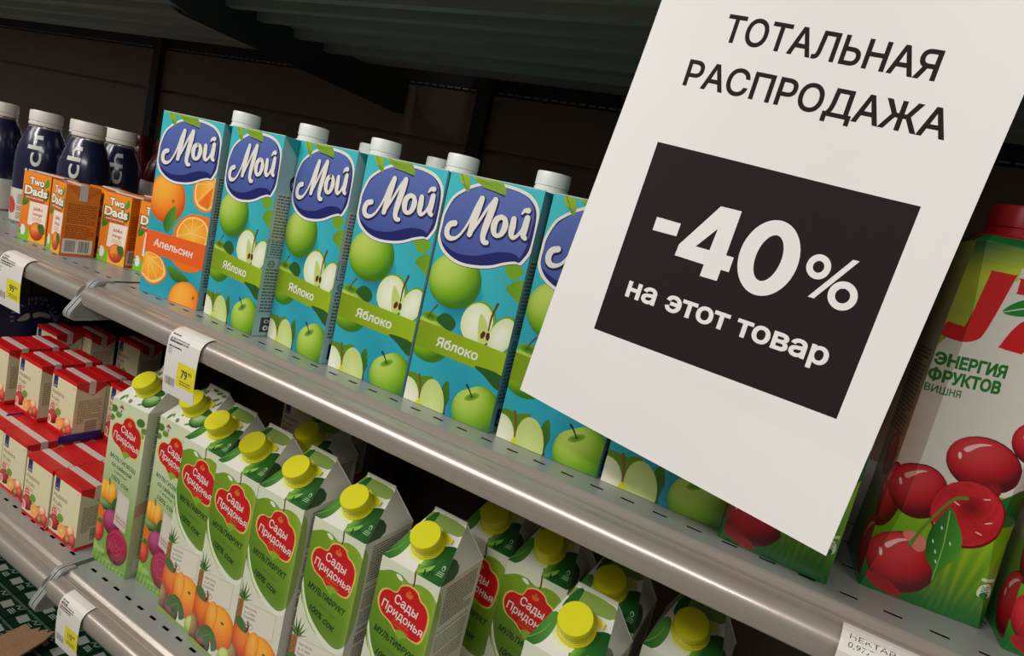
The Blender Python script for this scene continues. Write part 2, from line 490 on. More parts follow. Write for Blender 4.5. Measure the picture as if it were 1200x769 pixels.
def art_moj_apple():
    a = Art(92.8, 206); moj_bg(a)
    shadow = C(10, 104, 130)
    a.oval(34, 104, 26, 24, lambda x, y, r: mixc(shadow, C(22, 160, 180), r*r), 0, 18, 3)
    apple(a, 27, 116, 26, 0.1, False)
    # leaves right of the patch
    a.smooth([(72, 139), (80, 145), (90, 141), (88, 134), (80, 131)], LEAF, 4)
    a.smooth([(78, 122), (84, 130), (93, 131), (93, 114), (84, 118)], lambda x, y: mixc(C(90, 140, 10), LEAF, (x-78)/14), 4)
    a.stroke([(66, 131, 0.7), (82, 124, 0.6), (93, 121, 0.5)], LEAF, 2)
    # half apples
    a.smooth([(42, 84), (46, 96), (58, 106), (70, 103), (76, 92), (72, 72), (50, 70)], C(30, 70, 30), 4)
    a.oval(59, 88, 16.5, 19, C(110, 156, 12), -0.35)
    a.oval(58, 87, 15.5, 18, lambda x, y, r: mixc(C(234, 236, 214), C(212, 224, 168), r*r), -0.35, 22, 4)
    a.oval(85, 84, 12, 18, C(100, 150, 12), -0.4)
    a.oval(84, 83, 11, 17, lambda x, y, r: mixc(C(234, 236, 214), C(206, 220, 160), r*r), -0.4, 22, 4)
    a.smooth([(60, 96), (69, 88), (73, 76), (66, 70), (61, 80)], C(190, 206, 110), 4)
    a.oval(66.5, 79, 2.2, 3.6, C(92, 38, 8), -0.3, 12); a.oval(71.5, 79, 2.0, 3.6, C(80, 30, 6), 0.1, 12)
    a.stroke([(71, 84, 1.2), (71, 96, 1.8), (74, 108, 2.4)], C(88, 60, 24), 3)
    # apple behind the band, left
    apple(a, 14, 60, 22, -0.15, False)
    a.oval(11, 80, 10, 4, lambda x, y, r: mixc(C(44, 92, 8), C(110, 160, 14), r), 0, 14, 3)
    a.stroke([(8, 78, 1.0), (11, 85, 1.3), (15, 91, 1.8)], C(80, 70, 40), 3)
    a.smooth([(17, 79), (24, 86.5), (33, 85.5), (38, 79.5), (34, 73), (24, 75)], LEAFD, 4)
    # band
    a.poly([(0, 50.6), (92.8, 48.8), (92.8, 70.4), (0, 74.2)], lambda x, y: mixc(C(120, 150, 6), C(150, 178, 14), x/93))
    a.text('Яблоко', (22.6, 56.6), (66.0, 56.2), 8.2, WHITE, 0.025, 0.06)
    # bottom slices
    a.smooth([(38, -4), (38, 22), (43, 30), (47, 20), (50, 4), (49, -4)], lambda x, y: mixc(C(30, 72, 20), C(60, 112, 20), y/28), 4)
    a.smooth([(-2, 22), (6, 26), (14, 25), (22, 28), (27, 26), (21, -6), (-4, -6)], C(88, 128, 14), 4)
    a.oval(3, 4, 13.5, 17, lambda x, y, r: mixc(C(232, 232, 208), C(206, 218, 150), r*r*0.8), 0.25, 22, 4)
    a.oval(31, 6, 13.2, 21, lambda x, y, r: mixc(C(204, 216, 140), C(190, 206, 116), r), 0.2, 22, 4)
    a.stroke([(17, 1, 1.4), (16, 14, 2.0), (12, 26, 2.8)], C(112, 84, 24), 3)
    a.smooth([(14, -1), (17, 6), (20, -1)], C(206, 206, 20), 2)
    # whole apple bottom right
    a.oval(72, 6, 26, 22, lambda x, y, r: mixc(shadow, C(20, 140, 165), r*r), 0, 18, 3)
    a.smooth([(66, 50), (76, 46), (92, 38), (92.8, 51), (70, 52)], LEAFD, 3)
    apple(a, 76, 14, 23.5, 0.55, True)
    name_patch(a); top_leaves(a)
    return a

ORD = C(206, 78, 10); ORM = C(242, 130, 16); ORL = C(252, 180, 60)
def orange(a, cx, cy, r, nav=None):
    a.oval(cx, cy, r, r*0.97, ball(ORD, ORM, ORL, -0.3, 0.45), 0, 24, 7)
    if nav:
        for k in range(6):
            t = k*1.05
            a.stroke([(nav[0], nav[1], 0.9), (nav[0]+3.4*math.cos(t), nav[1]+3.4*math.sin(t), 0.3)], C(200, 70, 8), 1, True)
        a.L += 1
        a.oval(nav[0], nav[1], 1.6, 1.6, C(110, 120, 20), 0, 10)
def cut_orange(a, out, cen):
    a.smooth(out, C(238, 120, 12), 4)
    i1 = [(cen[0]+(x-cen[0])*0.93, cen[1]+(y-cen[1])*0.93) for x, y in out]
    a.smooth(i1, C(246, 210, 130), 4)
    i2 = [(cen[0]+(x-cen[0])*0.84, cen[1]+(y-cen[1])*0.84) for x, y in out]
    s_ = spl(i2, 3)
    a.blob(s_, lambda x, y, r: mixc(C(250, 196, 70), C(244, 150, 24), r), 3, cen=cen)
    for k in range(0, len(s_), 4):
        p = s_[k]; a.stroke([(cen[0], cen[1], 0.5), (p[0], p[1], 1.0)], C(250, 206, 120), 1, True)
    a.L += 1
def art_moj_orange():
    a = Art(92.8, 206); moj_bg(a)
    orange(a, 24, 112, 29, (34, 111))
    cut_orange(a, [(63, 136), (64, 118), (75, 109), (92, 113), (92.8, 146), (76, 148)], (90, 140))
    a.poly([(91, 138), (72, 116), (88, 112)], C(236, 110, 20))
    a.smooth([(38.4, 106), (28, 97), (23.2, 84), (30.6, 74), (39, 84), (41.8, 95)], lambda x, y: mixc(C(44, 100, 20), C(92, 150, 40), (x-23)/20), 4)
    a.smooth([(42, 72), (43, 84), (52, 95), (66, 103), (84, 104), (92, 101), (92.8, 74), (88, 48), (68, 40), (54, 50)], C(240, 118, 14), 4)
    cut_orange(a, [(45, 74), (48, 88), (58, 98), (72, 102), (88, 99), (96, 86), (92, 70), (74, 62), (56, 64)], (69, 82))
    a.poly([(0, 46.7), (92.8, 45.5), (92.8, 73.7), (0, 72)], C(232, 94, 22))
    a.text('Апельсин', (13.4, 55.8), (74.5, 55.2), 8.2, WHITE, 0.025, 0.06)
    a.smooth([(45, 46), (56, 40), (72, 38), (90, 45.4), (46, 46)], C(238, 112, 12), 3)
    cut_orange(a, [(2.5, 45.4), (22, 46.2), (34, 40), (40.3, 26.3), (30, 15), (17.5, 11.2), (4, 16), (-3, 22)], (8, 40))
    a.smooth([(39.6, 37.6), (52, 38), (66, 34), (75, 29), (60, 23), (47, 27)], lambda x, y: mixc(C(40, 92, 16), C(80, 138, 40), (y-24)/14), 4)
    orange(a, 74, 2, 26, (86, 12))
    name_patch(a); top_leaves(a)
    return a

def art_moj_side(top='apple'):
    a = Art(65, 206)
    a.grad(0, 0, 65, 206, lambda x, y: mixc(C(132, 178, 182), C(170, 200, 198), 0.5+0.5*math.sin(y/60)), 2, 6)
    a.rect(2, 100, 52, 160, C(196, 198, 190)); a.rect(0, 150, 30, 206, C(150, 190, 190))
    a.smooth([(14, 164), (20, 170), (32, 168), (36, 160), (30, 153), (18, 153)], C(30, 38, 84), 4)
    a.text('Мой', (17, 158), (33, 160), 5, C(170, 170, 200), 0.02, 0.1)
    a.lines(4, 104, 48, 148, 3.2, C(96, 106, 110), 5)
    for x0, y0, x1, y1 in ((2, 84, 22, 84.5), (2, 102, 22, 102.5), (2, 84, 2.5, 102), (22, 84, 22.5, 102)): a.rect(x0, y0, x1, y1, INK, True)
    a.L += 1
    a.lines(5, 86, 20, 101, 2.6, C(96, 106, 110), 6)
    a.oval(9, 77, 4, 4, C(50, 90, 100), 0, 14); a.oval(9, 77, 3, 3, C(150, 190, 190), 0, 14); a.rect(6, 76.6, 12, 77.4, C(50, 90, 100))
    a.lines(4, 26, 50, 72, 3.4, C(88, 98, 104), 8)
    a.rect(8, 4, 50, 20, C(18, 30, 76))
    a.text('ОБЪЁМ', (12, 14), (44, 14), 3.6, WHITE, 0.02); a.text('0,95 л', (12, 6), (44, 6), 5.4, WHITE, 0.03)
    return a

HEART = [(7, 178), (8, 188), (14, 193.5), (21, 194), (25, 196), (28, 203), (36, 207), (45, 205.5), (50, 199.5), (56, 197), (61, 190), (61.5, 178), (58, 163), (50, 160), (42, 161), (37, 156), (32, 159), (24, 165), (13, 169)]
def heart(a, ox=0, oy=0, k=1.0):
    P = [((x-35)*k+35+ox, (y-180)*k+180+oy) for x, y in HEART]
    g = lambda s_: [((x-34.5)*s_*k+34.5+ox, (y-181)*s_*k+181+oy) for x, y in HEART]
    a.smooth(g(1.07), C(222, 190, 90), 4)
    a.smooth(g(1.0), C(196, 12, 20), 4)
    a.smooth([(31+ox, 160+oy), (38+ox, 163+oy), (46+ox, 160+oy), (40+ox, 156.5+oy), (37+ox, 153.5+oy)], C(130, 170, 40), 3)
    a.oval(38+ox, 199+oy, 4.0, 3.0, C(214, 110, 30), 0, 12); a.oval(38+ox, 202+oy, 2.2, 2.4, C(196, 12, 20), 0, 10); a.oval(38+ox, 202+oy, 1.2, 1.4, C(214, 110, 30), 0, 10)
    a.text('Сады', (23+ox, 185.5+oy), (50+ox, 181.5+oy), 9.2*k, WHITE, 0.012)
    a.text('Придонья', (10.5+ox, 175+oy), (59+ox, 167.5+oy), 8.6*k, WHITE, 0.012)
    a.text('соки', (27+ox, 168.4+oy), (44+ox, 166+oy), 2.6, C(226, 120, 40), 0.0)
    a.text('с любовью', (25+ox, 164.8+oy), (46+ox, 161.8+oy), 2.6, C(226, 120, 40), 0.0)

GW, GH, GD = 67.0, 222.0, 72.0
DG = C(10, 48, 26)
def art_fruit_front():
    a = Art(GW, GH)
    a.grad(0, 0, GW, GH, lambda x, y: mixc(C(216, 214, 194), C(214, 218, 190), y/222), 2, 6)
    # big green apple with pale right edge
    ap = [(-3, 200), (4, 208), (14, 213), (26, 213.5), (35, 210), (46, 214), (58, 213), (66, 207), (71, 198), (72, 160), (71, 128), (66, 112), (56, 104), (40, 104), (24, 110), (10, 122), (0, 138), (-5, 160)]
    a.blob(spl(ap, 2), lambda x, y, r: mixc(mixc(C(78, 122, 14), C(128, 164, 32), 0.5+0.5*y+0.3*x), C(176, 198, 100), max(0, x-0.6)*1.6 + max(0, -y-0.75)*0.8), 7)
    a.oval(38, 207, 12, 3.6, lambda x, y, r: mixc(C(64, 104, 20), C(140, 176, 60), r), 0.05, 14, 3)
    a.smooth([(24, 208), (19, 211.5), (24, 212.5), (28, 209)], C(226, 232, 214), 3)
    a.stroke([(39, 205, 1.4), (40, 213, 1.5), (39, 222, 1.8)], C(90, 56, 26), 3)
    # white swoosh
    a.stroke([(-2, 160, 0.8), (4, 138, 4), (14, 121, 5.5), (30, 109, 5), (48, 102, 5.5), (60, 103, 5), (69, 112, 3)], C(226, 228, 206), 4)
    a.stroke([(-1, 150, 1), (5, 133, 1.6), (16, 116, 2), (30, 106, 1)], C(160, 196, 70), 3)
    heart(a)
    a.text('МУЛЬТИФРУКТ', (8, 148.5), (58, 141), 6.6, DG, 0.03, 0.08)
    a.text('с мякотью', (22, 137.5), (48, 133), 3.2, C(60, 100, 60), 0.0, 0.1)
    a.text('100% сок', (15, 127), (49, 119), 7.0, DG, 0.03, 0.1)
    # pineapple behind the label
    for k in range(7):
        t = 0.2 + k*0.42
        a.poly([(4+math.cos(t)*2, 92), (8+math.cos(t)*2, 92), (6+15*math.cos(t), 94+20*math.sin(t))], mixc(C(28, 70, 24), C(84, 130, 40), (k % 3)/2))
    a.oval(6, 72, 13, 20, lambda x, y, r: mixc(C(178, 120, 60), C(110, 66, 30), 0.5+0.5*math.sin(x*14)*math.sin(y*14)), 0, 22, 7)
    # label panel
    a.poly([(8, 56), (57, 68), (57, 99), (8, 91)], C(196, 186, 160)); a.poly([(8.6, 57), (56.4, 68.8), (56.4, 98), (8.6, 90.2)], C(222, 214, 196))
    a.text('Жми на код', (11, 84), (29, 87), 3.0, INK); a.text('в «Саду', (12, 78.6), (28, 81.6), 3.0, INK); a.text('Придонья»', (11, 73.2), (29, 76.6), 3.0, INK)
    a.oval(20, 67, 7.5, 4, C(60, 50, 46), 0.2, 16); a.oval(20, 67, 7.0, 3.5, C(222, 214, 196), 0.2, 16); a.text('360°', (15, 65.4), (25, 67.8), 2.6, INK, 0.01)
    # fruit pile
    a.oval(46, 40, 25, 26, ball(ORD, ORM, ORL, -0.1, 0.5), 0, 24, 6)
    a.oval(12, 44, 19, 23, ball(C(130, 16, 6), C(218, 70, 18), C(244, 150, 50), 0.2, 0.4), 0.2, 24, 6)
    a.oval(30, 44, 10, 22, ball(C(196, 74, 10), C(240, 140, 30), C(250, 190, 80), 0.2, 0.4), -0.15, 20, 5)
    a.smooth([(-2, 66), (8, 72), (16, 66), (20, 58), (8, 58)], C(70, 110, 50), 4); a.stroke([(19, 60, 2.6), (21, 66, 2.2), (19, 72, 1.4)], C(86, 44, 20), 3)
    a.oval(50, 48, 3, 1.8, C(90, 100, 20), 0, 8)
    a.smooth([(-3, 4), (-3, 40), (6, 32), (16, 22), (18, 8)], C(96, 120, 40), 3)
    a.oval(2, 18, 12, 18, ball(C(70, 40, 14), C(140, 98, 50), C(180, 150, 100)), -0.1, 20, 5)
    a.oval(23, 12, 13, 15, ball(C(40, 6, 20), C(104, 22, 44), C(180, 110, 120), -0.2, 0.5), 0.2, 22, 5)
    a.smooth([(14, 14), (18, 28), (28, 34), (40, 30), (48, 16), (40, 8), (36, 18), (30, 6), (24, 14)], C(50, 96, 34), 4)
    a.stroke([(20, 14, 0.5), (34, 26, 0.7), (38, 14, 0.4)], C(104, 150, 70), 2)
    a.oval(62, 10, 12, 14, ball(C(90, 120, 10), C(150, 180, 40), C(200, 220, 120)), 0, 20, 5)
    a.poly([(0, 0), (GW, 0), (GW, 3), (30, 4), (0, 7)], C(130, 160, 50))
    return a

def art_veg_front():
    a = Art(GW, GH)
    a.grad(0, 0, GW, GH, lambda x, y: mixc(C(120, 160, 60), C(206, 214, 176), (y-60)/120), 2, 10)
    # garden scene at the top
    for x, y, r, c in ((4, 208, 7, (70, 120, 40)), (14, 203, 6, (100, 140, 50)), (56, 206, 8, (70, 116, 40)), (64, 198, 6, (96, 140, 56)), (2, 196, 6, (90, 130, 50)), (60, 190, 5, (120, 150, 60))):
        a.oval(x, y, r, r*0.7, C(*c), 0.2, 10)
    a.poly([(14, 206), (22, 206), (22, 212), (14, 212)], C(206, 200, 180)); a.poly([(12.5, 212), (23.5, 212), (18, 217)], C(150, 90, 60)); a.rect(17, 207, 19, 210, C(90, 60, 50))
    heart(a, -1, -2)
    a.text('МУЛЬТИОВОЩ', (8, 146), (58, 139.5), 5.6, DG, 0.004, 0.08)
    a.text('со свёклой', (13, 136), (52, 131), 5.6, DG, 0.004, 0.08)
    a.text('с мякотью', (20, 129), (45, 125.4), 3.2, C(60, 100, 60), 0.0, 0.1)
    a.text('100% сок', (16, 119), (50, 112.5), 6.4, DG, 0.008, 0.1)
    # pepper, cucumber, carrot
    for x in (8, 15, 23): a.oval(x, 98, 8, 16, ball(C(200, 90, 4), C(240, 150, 16), C(252, 200, 80)), 0.1, 18, 5)
    a.stroke([(15, 110, 3), (14, 117, 2)], C(80, 120, 30), 2)
    a.smooth([(24, 88), (34, 98), (40, 84), (30, 76)], C(40, 96, 30), 4)
    a.oval(10, 80, 20, 7, ball(C(24, 64, 20), C(70, 112, 50), C(140, 170, 100)), 0.05, 20, 5)
    a.smooth([(-2, 76), (6, 76), (20, 62), (24, 52), (12, 56), (-2, 66)], C(230, 110, 24), 4)
    # beets, tomato, lettuce
    a.oval(28, 62, 17, 17, ball(C(86, 4, 40), C(150, 20, 80), C(190, 80, 130)), 0, 22, 5)
    a.oval(44, 34, 21, 24, ball(C(96, 0, 30), C(168, 10, 60), C(200, 50, 100), 0, 0.5), 0.1, 24, 6)
    for r in (15, 10, 5.5):
        a.oval(43, 36, r, r*1.05, C(132, 4, 48), 0, 20); a.oval(43, 36, r-1.5, (r-1.5)*1.05, C(184, 20, 78), 0, 20)
    a.oval(6, 42, 10, 15, ball(C(130, 12, 4), C(214, 40, 20), C(240, 120, 80), -0.3, 0.3), 0, 20, 5)
    a.smooth([(2, 56), (6, 60), (12, 57), (7, 52)], C(70, 110, 30), 3)
    a.smooth([(-4, -6), (-4, 24), (4, 28), (10, 22), (18, 26), (24, 17), (32, 16), (38, 8), (46, 9), (52, 4), (62, 8), (70, 2), (70, -6)], lambda x, y: mixc(C(70, 120, 20), C(160, 200, 90), (math.sin(x*0.9)+1)/3 + y/60), 4)
    for k in range(9): a.stroke([(k*7, -1, 0.8), (k*7+2, 10-k*0.6, 0.5), (k*7+4, 18-k*1.4, 0.3)], C(190, 220, 130), 2, True)
    a.L += 1
    # blank label
    a.poly([(32, 63), (56, 58), (57, 104), (33, 110)], C(206, 190, 176)); a.poly([(34, 79), (55, 75), (55, 102), (35, 107)], C(214, 204, 190))
    a.text('Жми на код', (34.5, 73), (55, 69), 3.0, C(130, 50, 50)); a.text('Придонья', (35, 68.5), (54, 64.6), 3.0, C(130, 50, 50))
    return a

def art_gable_side(seed=1, veg=False):
    a = Art(GD, GH)
    if veg: a.grad(0, 0, GD, GH, lambda x, y: mixc(C(176, 190, 140), C(196, 204, 176), y/222), 2, 6)
    else: a.grad(0, 0, GD, GH, lambda x, y: mixc(C(214, 210, 196), C(206, 204, 188), y/222), 2, 6)
    if not veg:
        a.blob(spl([(-14, 214), (4, 214), (9, 196), (10, 160), (8, 128), (0, 112), (-14, 112)], 2), lambda x, y, r: C(150, 180, 90), 2)
    tc = C(100, 102, 92)
    a.lines(13, 176, 66, 216, 2.9, tc, seed, 0.6); a.lines(13, 130, 66, 170, 2.7, tc, seed+1, 0.5)
    a.lines(13, 108, 40, 124, 3.4, tc, seed+2, 0.7)
    if veg:
        for k in range(6): a.stroke([(0, 84+k*3, 1.2), (20, 90+k*3, 1.4), (44+k*2, 98+k*4, 0.5)], C(196, 40, 60), 2, True)
        a.L += 1
    a.lines(13, 30, 66, 104, 3.0, tc, seed+3, 0.45)
    a.rect(8, 6, 44, 24, C(206, 206, 190)); a.bars(16, 9, 34, 21, INK, seed)
    return a

def art_roof(veg=False):
    # mapped on the front slope: v runs up the slope, 0..62 mm
    a = Art(GW, 62)
    a.grad(0, 0, GW, 62, lambda x, y: C(222, 220, 206), 1, 1)
    if veg:
        rnd = random.Random(4)
        for k in range(22):
            x = rnd.uniform(0, 66); y = rnd.uniform(2, 60); t = rnd.uniform(0, 6)
            a.oval(x, y, rnd.uniform(3, 6), rnd.uniform(1.4, 2.6), C(rnd.randint(60, 120), rnd.randint(110, 150), rnd.randint(50, 90)), t, 10)
        a.oval(52, 16, 12, 11, ball(C(24, 74, 20), C(76, 130, 50), C(170, 196, 140)), 0, 18, 5)
        a.smooth([(40, 24), (46, 34), (58, 32), (56, 25)], C(40, 90, 40), 3)
    else:
        a.stroke([(39, -1, 1.8), (37, 8, 1.6), (35, 14, 1.4), (38, 17, 1.6)], C(96, 58, 26), 3); a.stroke([(36, 13, 1.6), (31, 14.5, 1.4), (28, 14, 0.8)], C(96, 58, 26), 2)
        a.oval(36, 20, 21, 11, lambda x, y, r: mixc(C(196, 206, 130), C(216, 220, 170), r), 0.05, 18, 3)
        a.smooth([(14, 48), (52, 48), (51, 60), (15, 60)], C(128, 152, 70), 3)
        lime = [(37, 4), (46, -2), (60, -3), (70, 6), (70, 28), (60, 38), (48, 35), (41, 24)]
        a.blob(spl(lime, 3), lambda x, y, r: mixc(C(24, 92, 24), C(12, 56, 20), max(0, x+y*0.3)*1.2) if x > -0.5 else mixc(C(120, 170, 50), C(24, 92, 24), (x+1)*1.8), 5)
        a.stroke([(40, 3, 3), (47, 9, 4), (50, 14, 1)], C(130, 180, 60), 3)
        a.text('1л', (46, 2), (54, 5), 6, C(14, 30, 14), 0.012)
        a.oval(59, 16, 1.8, 2.8, C(160, 200, 150), 0.3, 10); a.oval(59, 15.6, 1.1, 1.9, C(18, 70, 24), 0.3, 10)
        for k in range(3): a.rect(55.5+k*0.4, 8.0+k*1.7, 62.5, 8.7+k*1.7, C(150, 190, 140), True)
        a.L += 1
        a.smooth([(-4, -2), (-2, 14), (3, 26), (12, 33), (16, 20), (13, 6), (6, -1)], lambda x, y: mixc(C(22, 84, 24), C(80, 140, 50), (x+y)/34), 4)
        a.stroke([(0, 2, 0.5), (8, 12, 0.6), (11, 22, 0.4)], C(120, 170, 90), 2)
        a.smooth([(12, 40), (16, 58), (22, 60), (20, 36)], C(30, 92, 34), 3)
    return a

# cherry carton (upright eight-sided pack)
JW, JH, JD = 71.0, 236.0, 71.0
CHD = C(84, 0, 10); CHM = C(178, 16, 28); CHL = C(232, 130, 130)
def cherry(a, cx, cy, rx, ry, rot=0.0):
    a.oval(cx, cy, rx*1.02, ry*1.02, C(70, 0, 10), rot, 26)
    a.oval(cx, cy, rx, ry, ball(CHD, CHM, C(206, 60, 64), -0.3, 0.5), rot, 26, 7, wob=0.05)
    a.smooth([(cx-rx*0.62, cy+ry*0.42), (cx-rx*0.3, cy+ry*0.72), (cx+rx*0.05, cy+ry*0.8), (cx-rx*0.25, cy+ry*0.62), (cx-rx*0.5, cy+ry*0.3)], C(232, 186, 180), 3)
    a.oval(cx-rx*0.66, cy+ry*0.1, rx*0.05, ry*0.14, C(236, 200, 196), 0.3, 8)
def art_cherry_front():
    a = Art(JW, JH)
    a.grad(0, 0, JW, JH, lambda x, y: mixc(C(206, 198, 186), C(222, 218, 206), y/200), 3, 8)
    # green sweep at the top
    a.poly([(0, 164), (12, 190), (26, 220), (36, 236), (0, 236)], C(140, 170, 50))
    for i in range(8):
        y0 = 170 + i*8.3
        a.grad(0, y0, min(3+ (y0-166)*0.5, 40), y0+8.5, lambda x, y: mixc(mixc(C(170, 186, 60), C(196, 206, 40), math.sin(y/8)), C(6, 84, 34), (y-208)/26 + (10-x)/40), 4, 2, True)
    a.L += 1
    a.poly([(36, 236), (71, 236), (71, 228), (30, 226)], C(150, 186, 60)); a.rect(0, 231, 71, 236, C(24, 110, 44))
    # green rays below
    def gf(x, y):
        r = 0.5 + 0.5*math.sin((x-48)*0.9*(60/(y+25)))
        base = mixc(C(8, 92, 26), C(120, 170, 20), (y-6)/50)
        return mixc(base, C(190, 200, 30), r*r*0.45*min(1, y/34)*(1-abs(x-46)/40))
    a.grad(0, 0, JW, 84, gf, 36, 12)
    a.poly([(-1, 84.5), (-1, 60), (24, 66), (50, 84.5)], C(206, 198, 186))
    # J7
    red = C(206, 18, 22)
    a.smooth([(12.5, 215), (23.5, 215), (24.5, 213.5), (19.5, 180), (16, 172.5), (9, 169.5), (0.5, 170.5), (-0.5, 172), (0.6, 179), (2, 179.8), (7, 179.2), (9, 182), (11.6, 213.5)], red, 3)
    a.smooth([(28.5, 214), (62, 214.5), (63, 212), (61.5, 204), (46, 184), (41, 172), (39.5, 170.8), (29, 171.5), (28.6, 173), (34, 188), (48, 205), (29, 204.6), (27.6, 206), (27.2, 212.6)], red, 3)
    a.smooth([(23.4, 192), (27, 200), (35, 204.5), (46, 202), (42, 195), (33, 191)], C(222, 218, 206), 4)
    a.smooth([(24, 192.4), (28, 199), (35, 203), (44, 201), (40.5, 195.6), (33, 192)], C(20, 130, 40), 4)
    a.stroke([(24, 192.4, 0.5), (32, 196.4, 0.7), (41, 200, 0.4)], C(222, 218, 206), 2)
    g = C(22, 120, 34)
    a.text('ЭНЕРГИЯ', (1.2, 152.6), (36.5, 154.6), 7.2, g, 0.05)
    a.text('ФРУКТОВ', (0.8, 142.2), (36.5, 144.4), 7.2, g, 0.05)
    a.text('ВИШНЯ', (0.8, 134.6), (18.5, 135.8), 4.6, g, 0.02)
    # cherries
    cherry(a, 68, 122, 17, 15); cherry(a, 0, 62, 8, 22)
    cherry(a, 15, 72, 15.5, 17.5, 0.2)
    cherry(a, 42, 100, 20, 16.5, -0.25)
    a.oval(50, 86, 5.5, 6, lambda x, y, r: mixc(C(150, 30, 30), C(120, 6, 16), r), 0, 14, 3)
    a.smooth([(52, 72), (60, 86), (71, 90), (71, 70), (62, 66)], C(20, 96, 30), 4)
    a.oval(43, 67, 20, 21.5, C(110, 6, 14), 0.1, 26); a.oval(42.6, 67.6, 19.2, 20.6, lambda x, y, r: mixc(C(176, 20, 30), C(206, 40, 48), abs(math.sin(x*9+y*13))*r), 0.1, 26, 7)
    a.oval(44, 72, 7.5, 7.5, lambda x, y, r: mixc(C(112, 4, 10), C(170, 22, 28), r), 0.3, 16, 3)
    for x, y, t in ((30, 56, .4), (35, 52, .1), (40, 50, .3), (52, 58, -.2), (55, 66, .5), (36, 72, -.4), (50, 80, .3)):
        a.oval(x, y, 2.2, 0.45, C(240, 180, 176), t, 8, keep=True)
    a.L += 1
    cherry(a, 19, 24, 19.5, 20, 0.0)
    a.smooth([(2, 8), (10, 2), (24, 1), (22, 6), (8, 12)], C(150, 16, 24), 3)
    a.smooth([(14, 43), (19, 46), (26, 44), (29, 38), (25, 34), (19, 38)], C(216, 120, 104), 3)
    a.stroke([(20, 37, 2.6), (23, 48, 1.7), (28, 62, 1.5), (34, 74, 1.8), (40, 77, 2.4)], C(96, 130, 40), 4)
    a.smooth([(33.5, 68), (39, 62), (45.5, 50), (45.5, 38), (41, 30), (37.6, 18), (36, 26), (30, 33), (27.6, 46), (29.4, 58)], lambda x, y: mixc(C(14, 84, 24), C(76, 148, 44), (x-27)/20), 4)
    a.stroke([(34, 66, 0.7), (37, 44, 0.7), (37.6, 20, 0.4)], C(130, 180, 80), 2)
    for x, y in ((33, 54), (31, 44), (34, 38), (40, 46), (36, 32)): a.oval(x, y, 0.5, 1.3, C(190, 220, 180), 0.4, 8, keep=True)
    a.L += 1
    a.rect(62, 30, 70, 32, C(190, 214, 160)); a.smooth([(62.4, 20), (62.4, 26), (66, 29), (69.4, 26), (69.4, 20)], C(206, 214, 190), 3); a.oval(66, 21, 2.6, 2.2, C(20, 110, 40), 0, 12); a.lines(63.6, 23.6, 68.4, 27, 1.1, C(60, 110, 60), 2)
    return a
def art_cherry_left():
    a = Art(JD, JH)
    a.grad(0, 0, JD, JH, lambda x, y: mixc(C(20, 110, 30), C(120, 150, 40), (y-10)/60) if y < 70 else mixc(C(196, 190, 170), C(150, 170, 70), (y-150)/80), 4, 20)
    cherry(a, 66, 62, 20, 22); cherry(a, 60, 24, 22, 20); cherry(a, 40, 84, 14, 15)
    a.lines(6, 100, 52, 160, 2.8, C(90, 90, 60), 14)
    return a
def art_cherry_side():
    a = Art(JD, JH)
    a.grad(0, 0, JD, JH, lambda x, y: mixc(C(20, 110, 30), C(150, 170, 60), (y-10)/80) if y < 90 else mixc(C(190, 180, 120), C(206, 190, 170), (y-90)/80), 6, 24)
    a.rect(8, 84, 64, 120, C(226, 120, 30)); a.rect(8, 70, 64, 84, C(206, 60, 40)); a.rect(8, 58, 64, 70, C(206, 206, 196)); a.rect(8, 34, 58, 56, C(160, 180, 60))
    for k in range(4): a.oval(14+k*11, 63.5, 3, 3.6, C(200, 30, 34), 0, 10, keep=True)
    a.L += 1
    a.lines(10, 86, 60, 116, 2.6, C(120, 50, 20), 4); a.lines(10, 36, 56, 54, 2.6, C(60, 90, 30), 9); a.lines(10, 124, 60, 210, 2.8, C(90, 90, 60), 10)
    a.rect(6, 4, 62, 26, C(206, 200, 186)); a.bars(12, 6, 56, 24, C(70, 50, 44), 7)
    return a

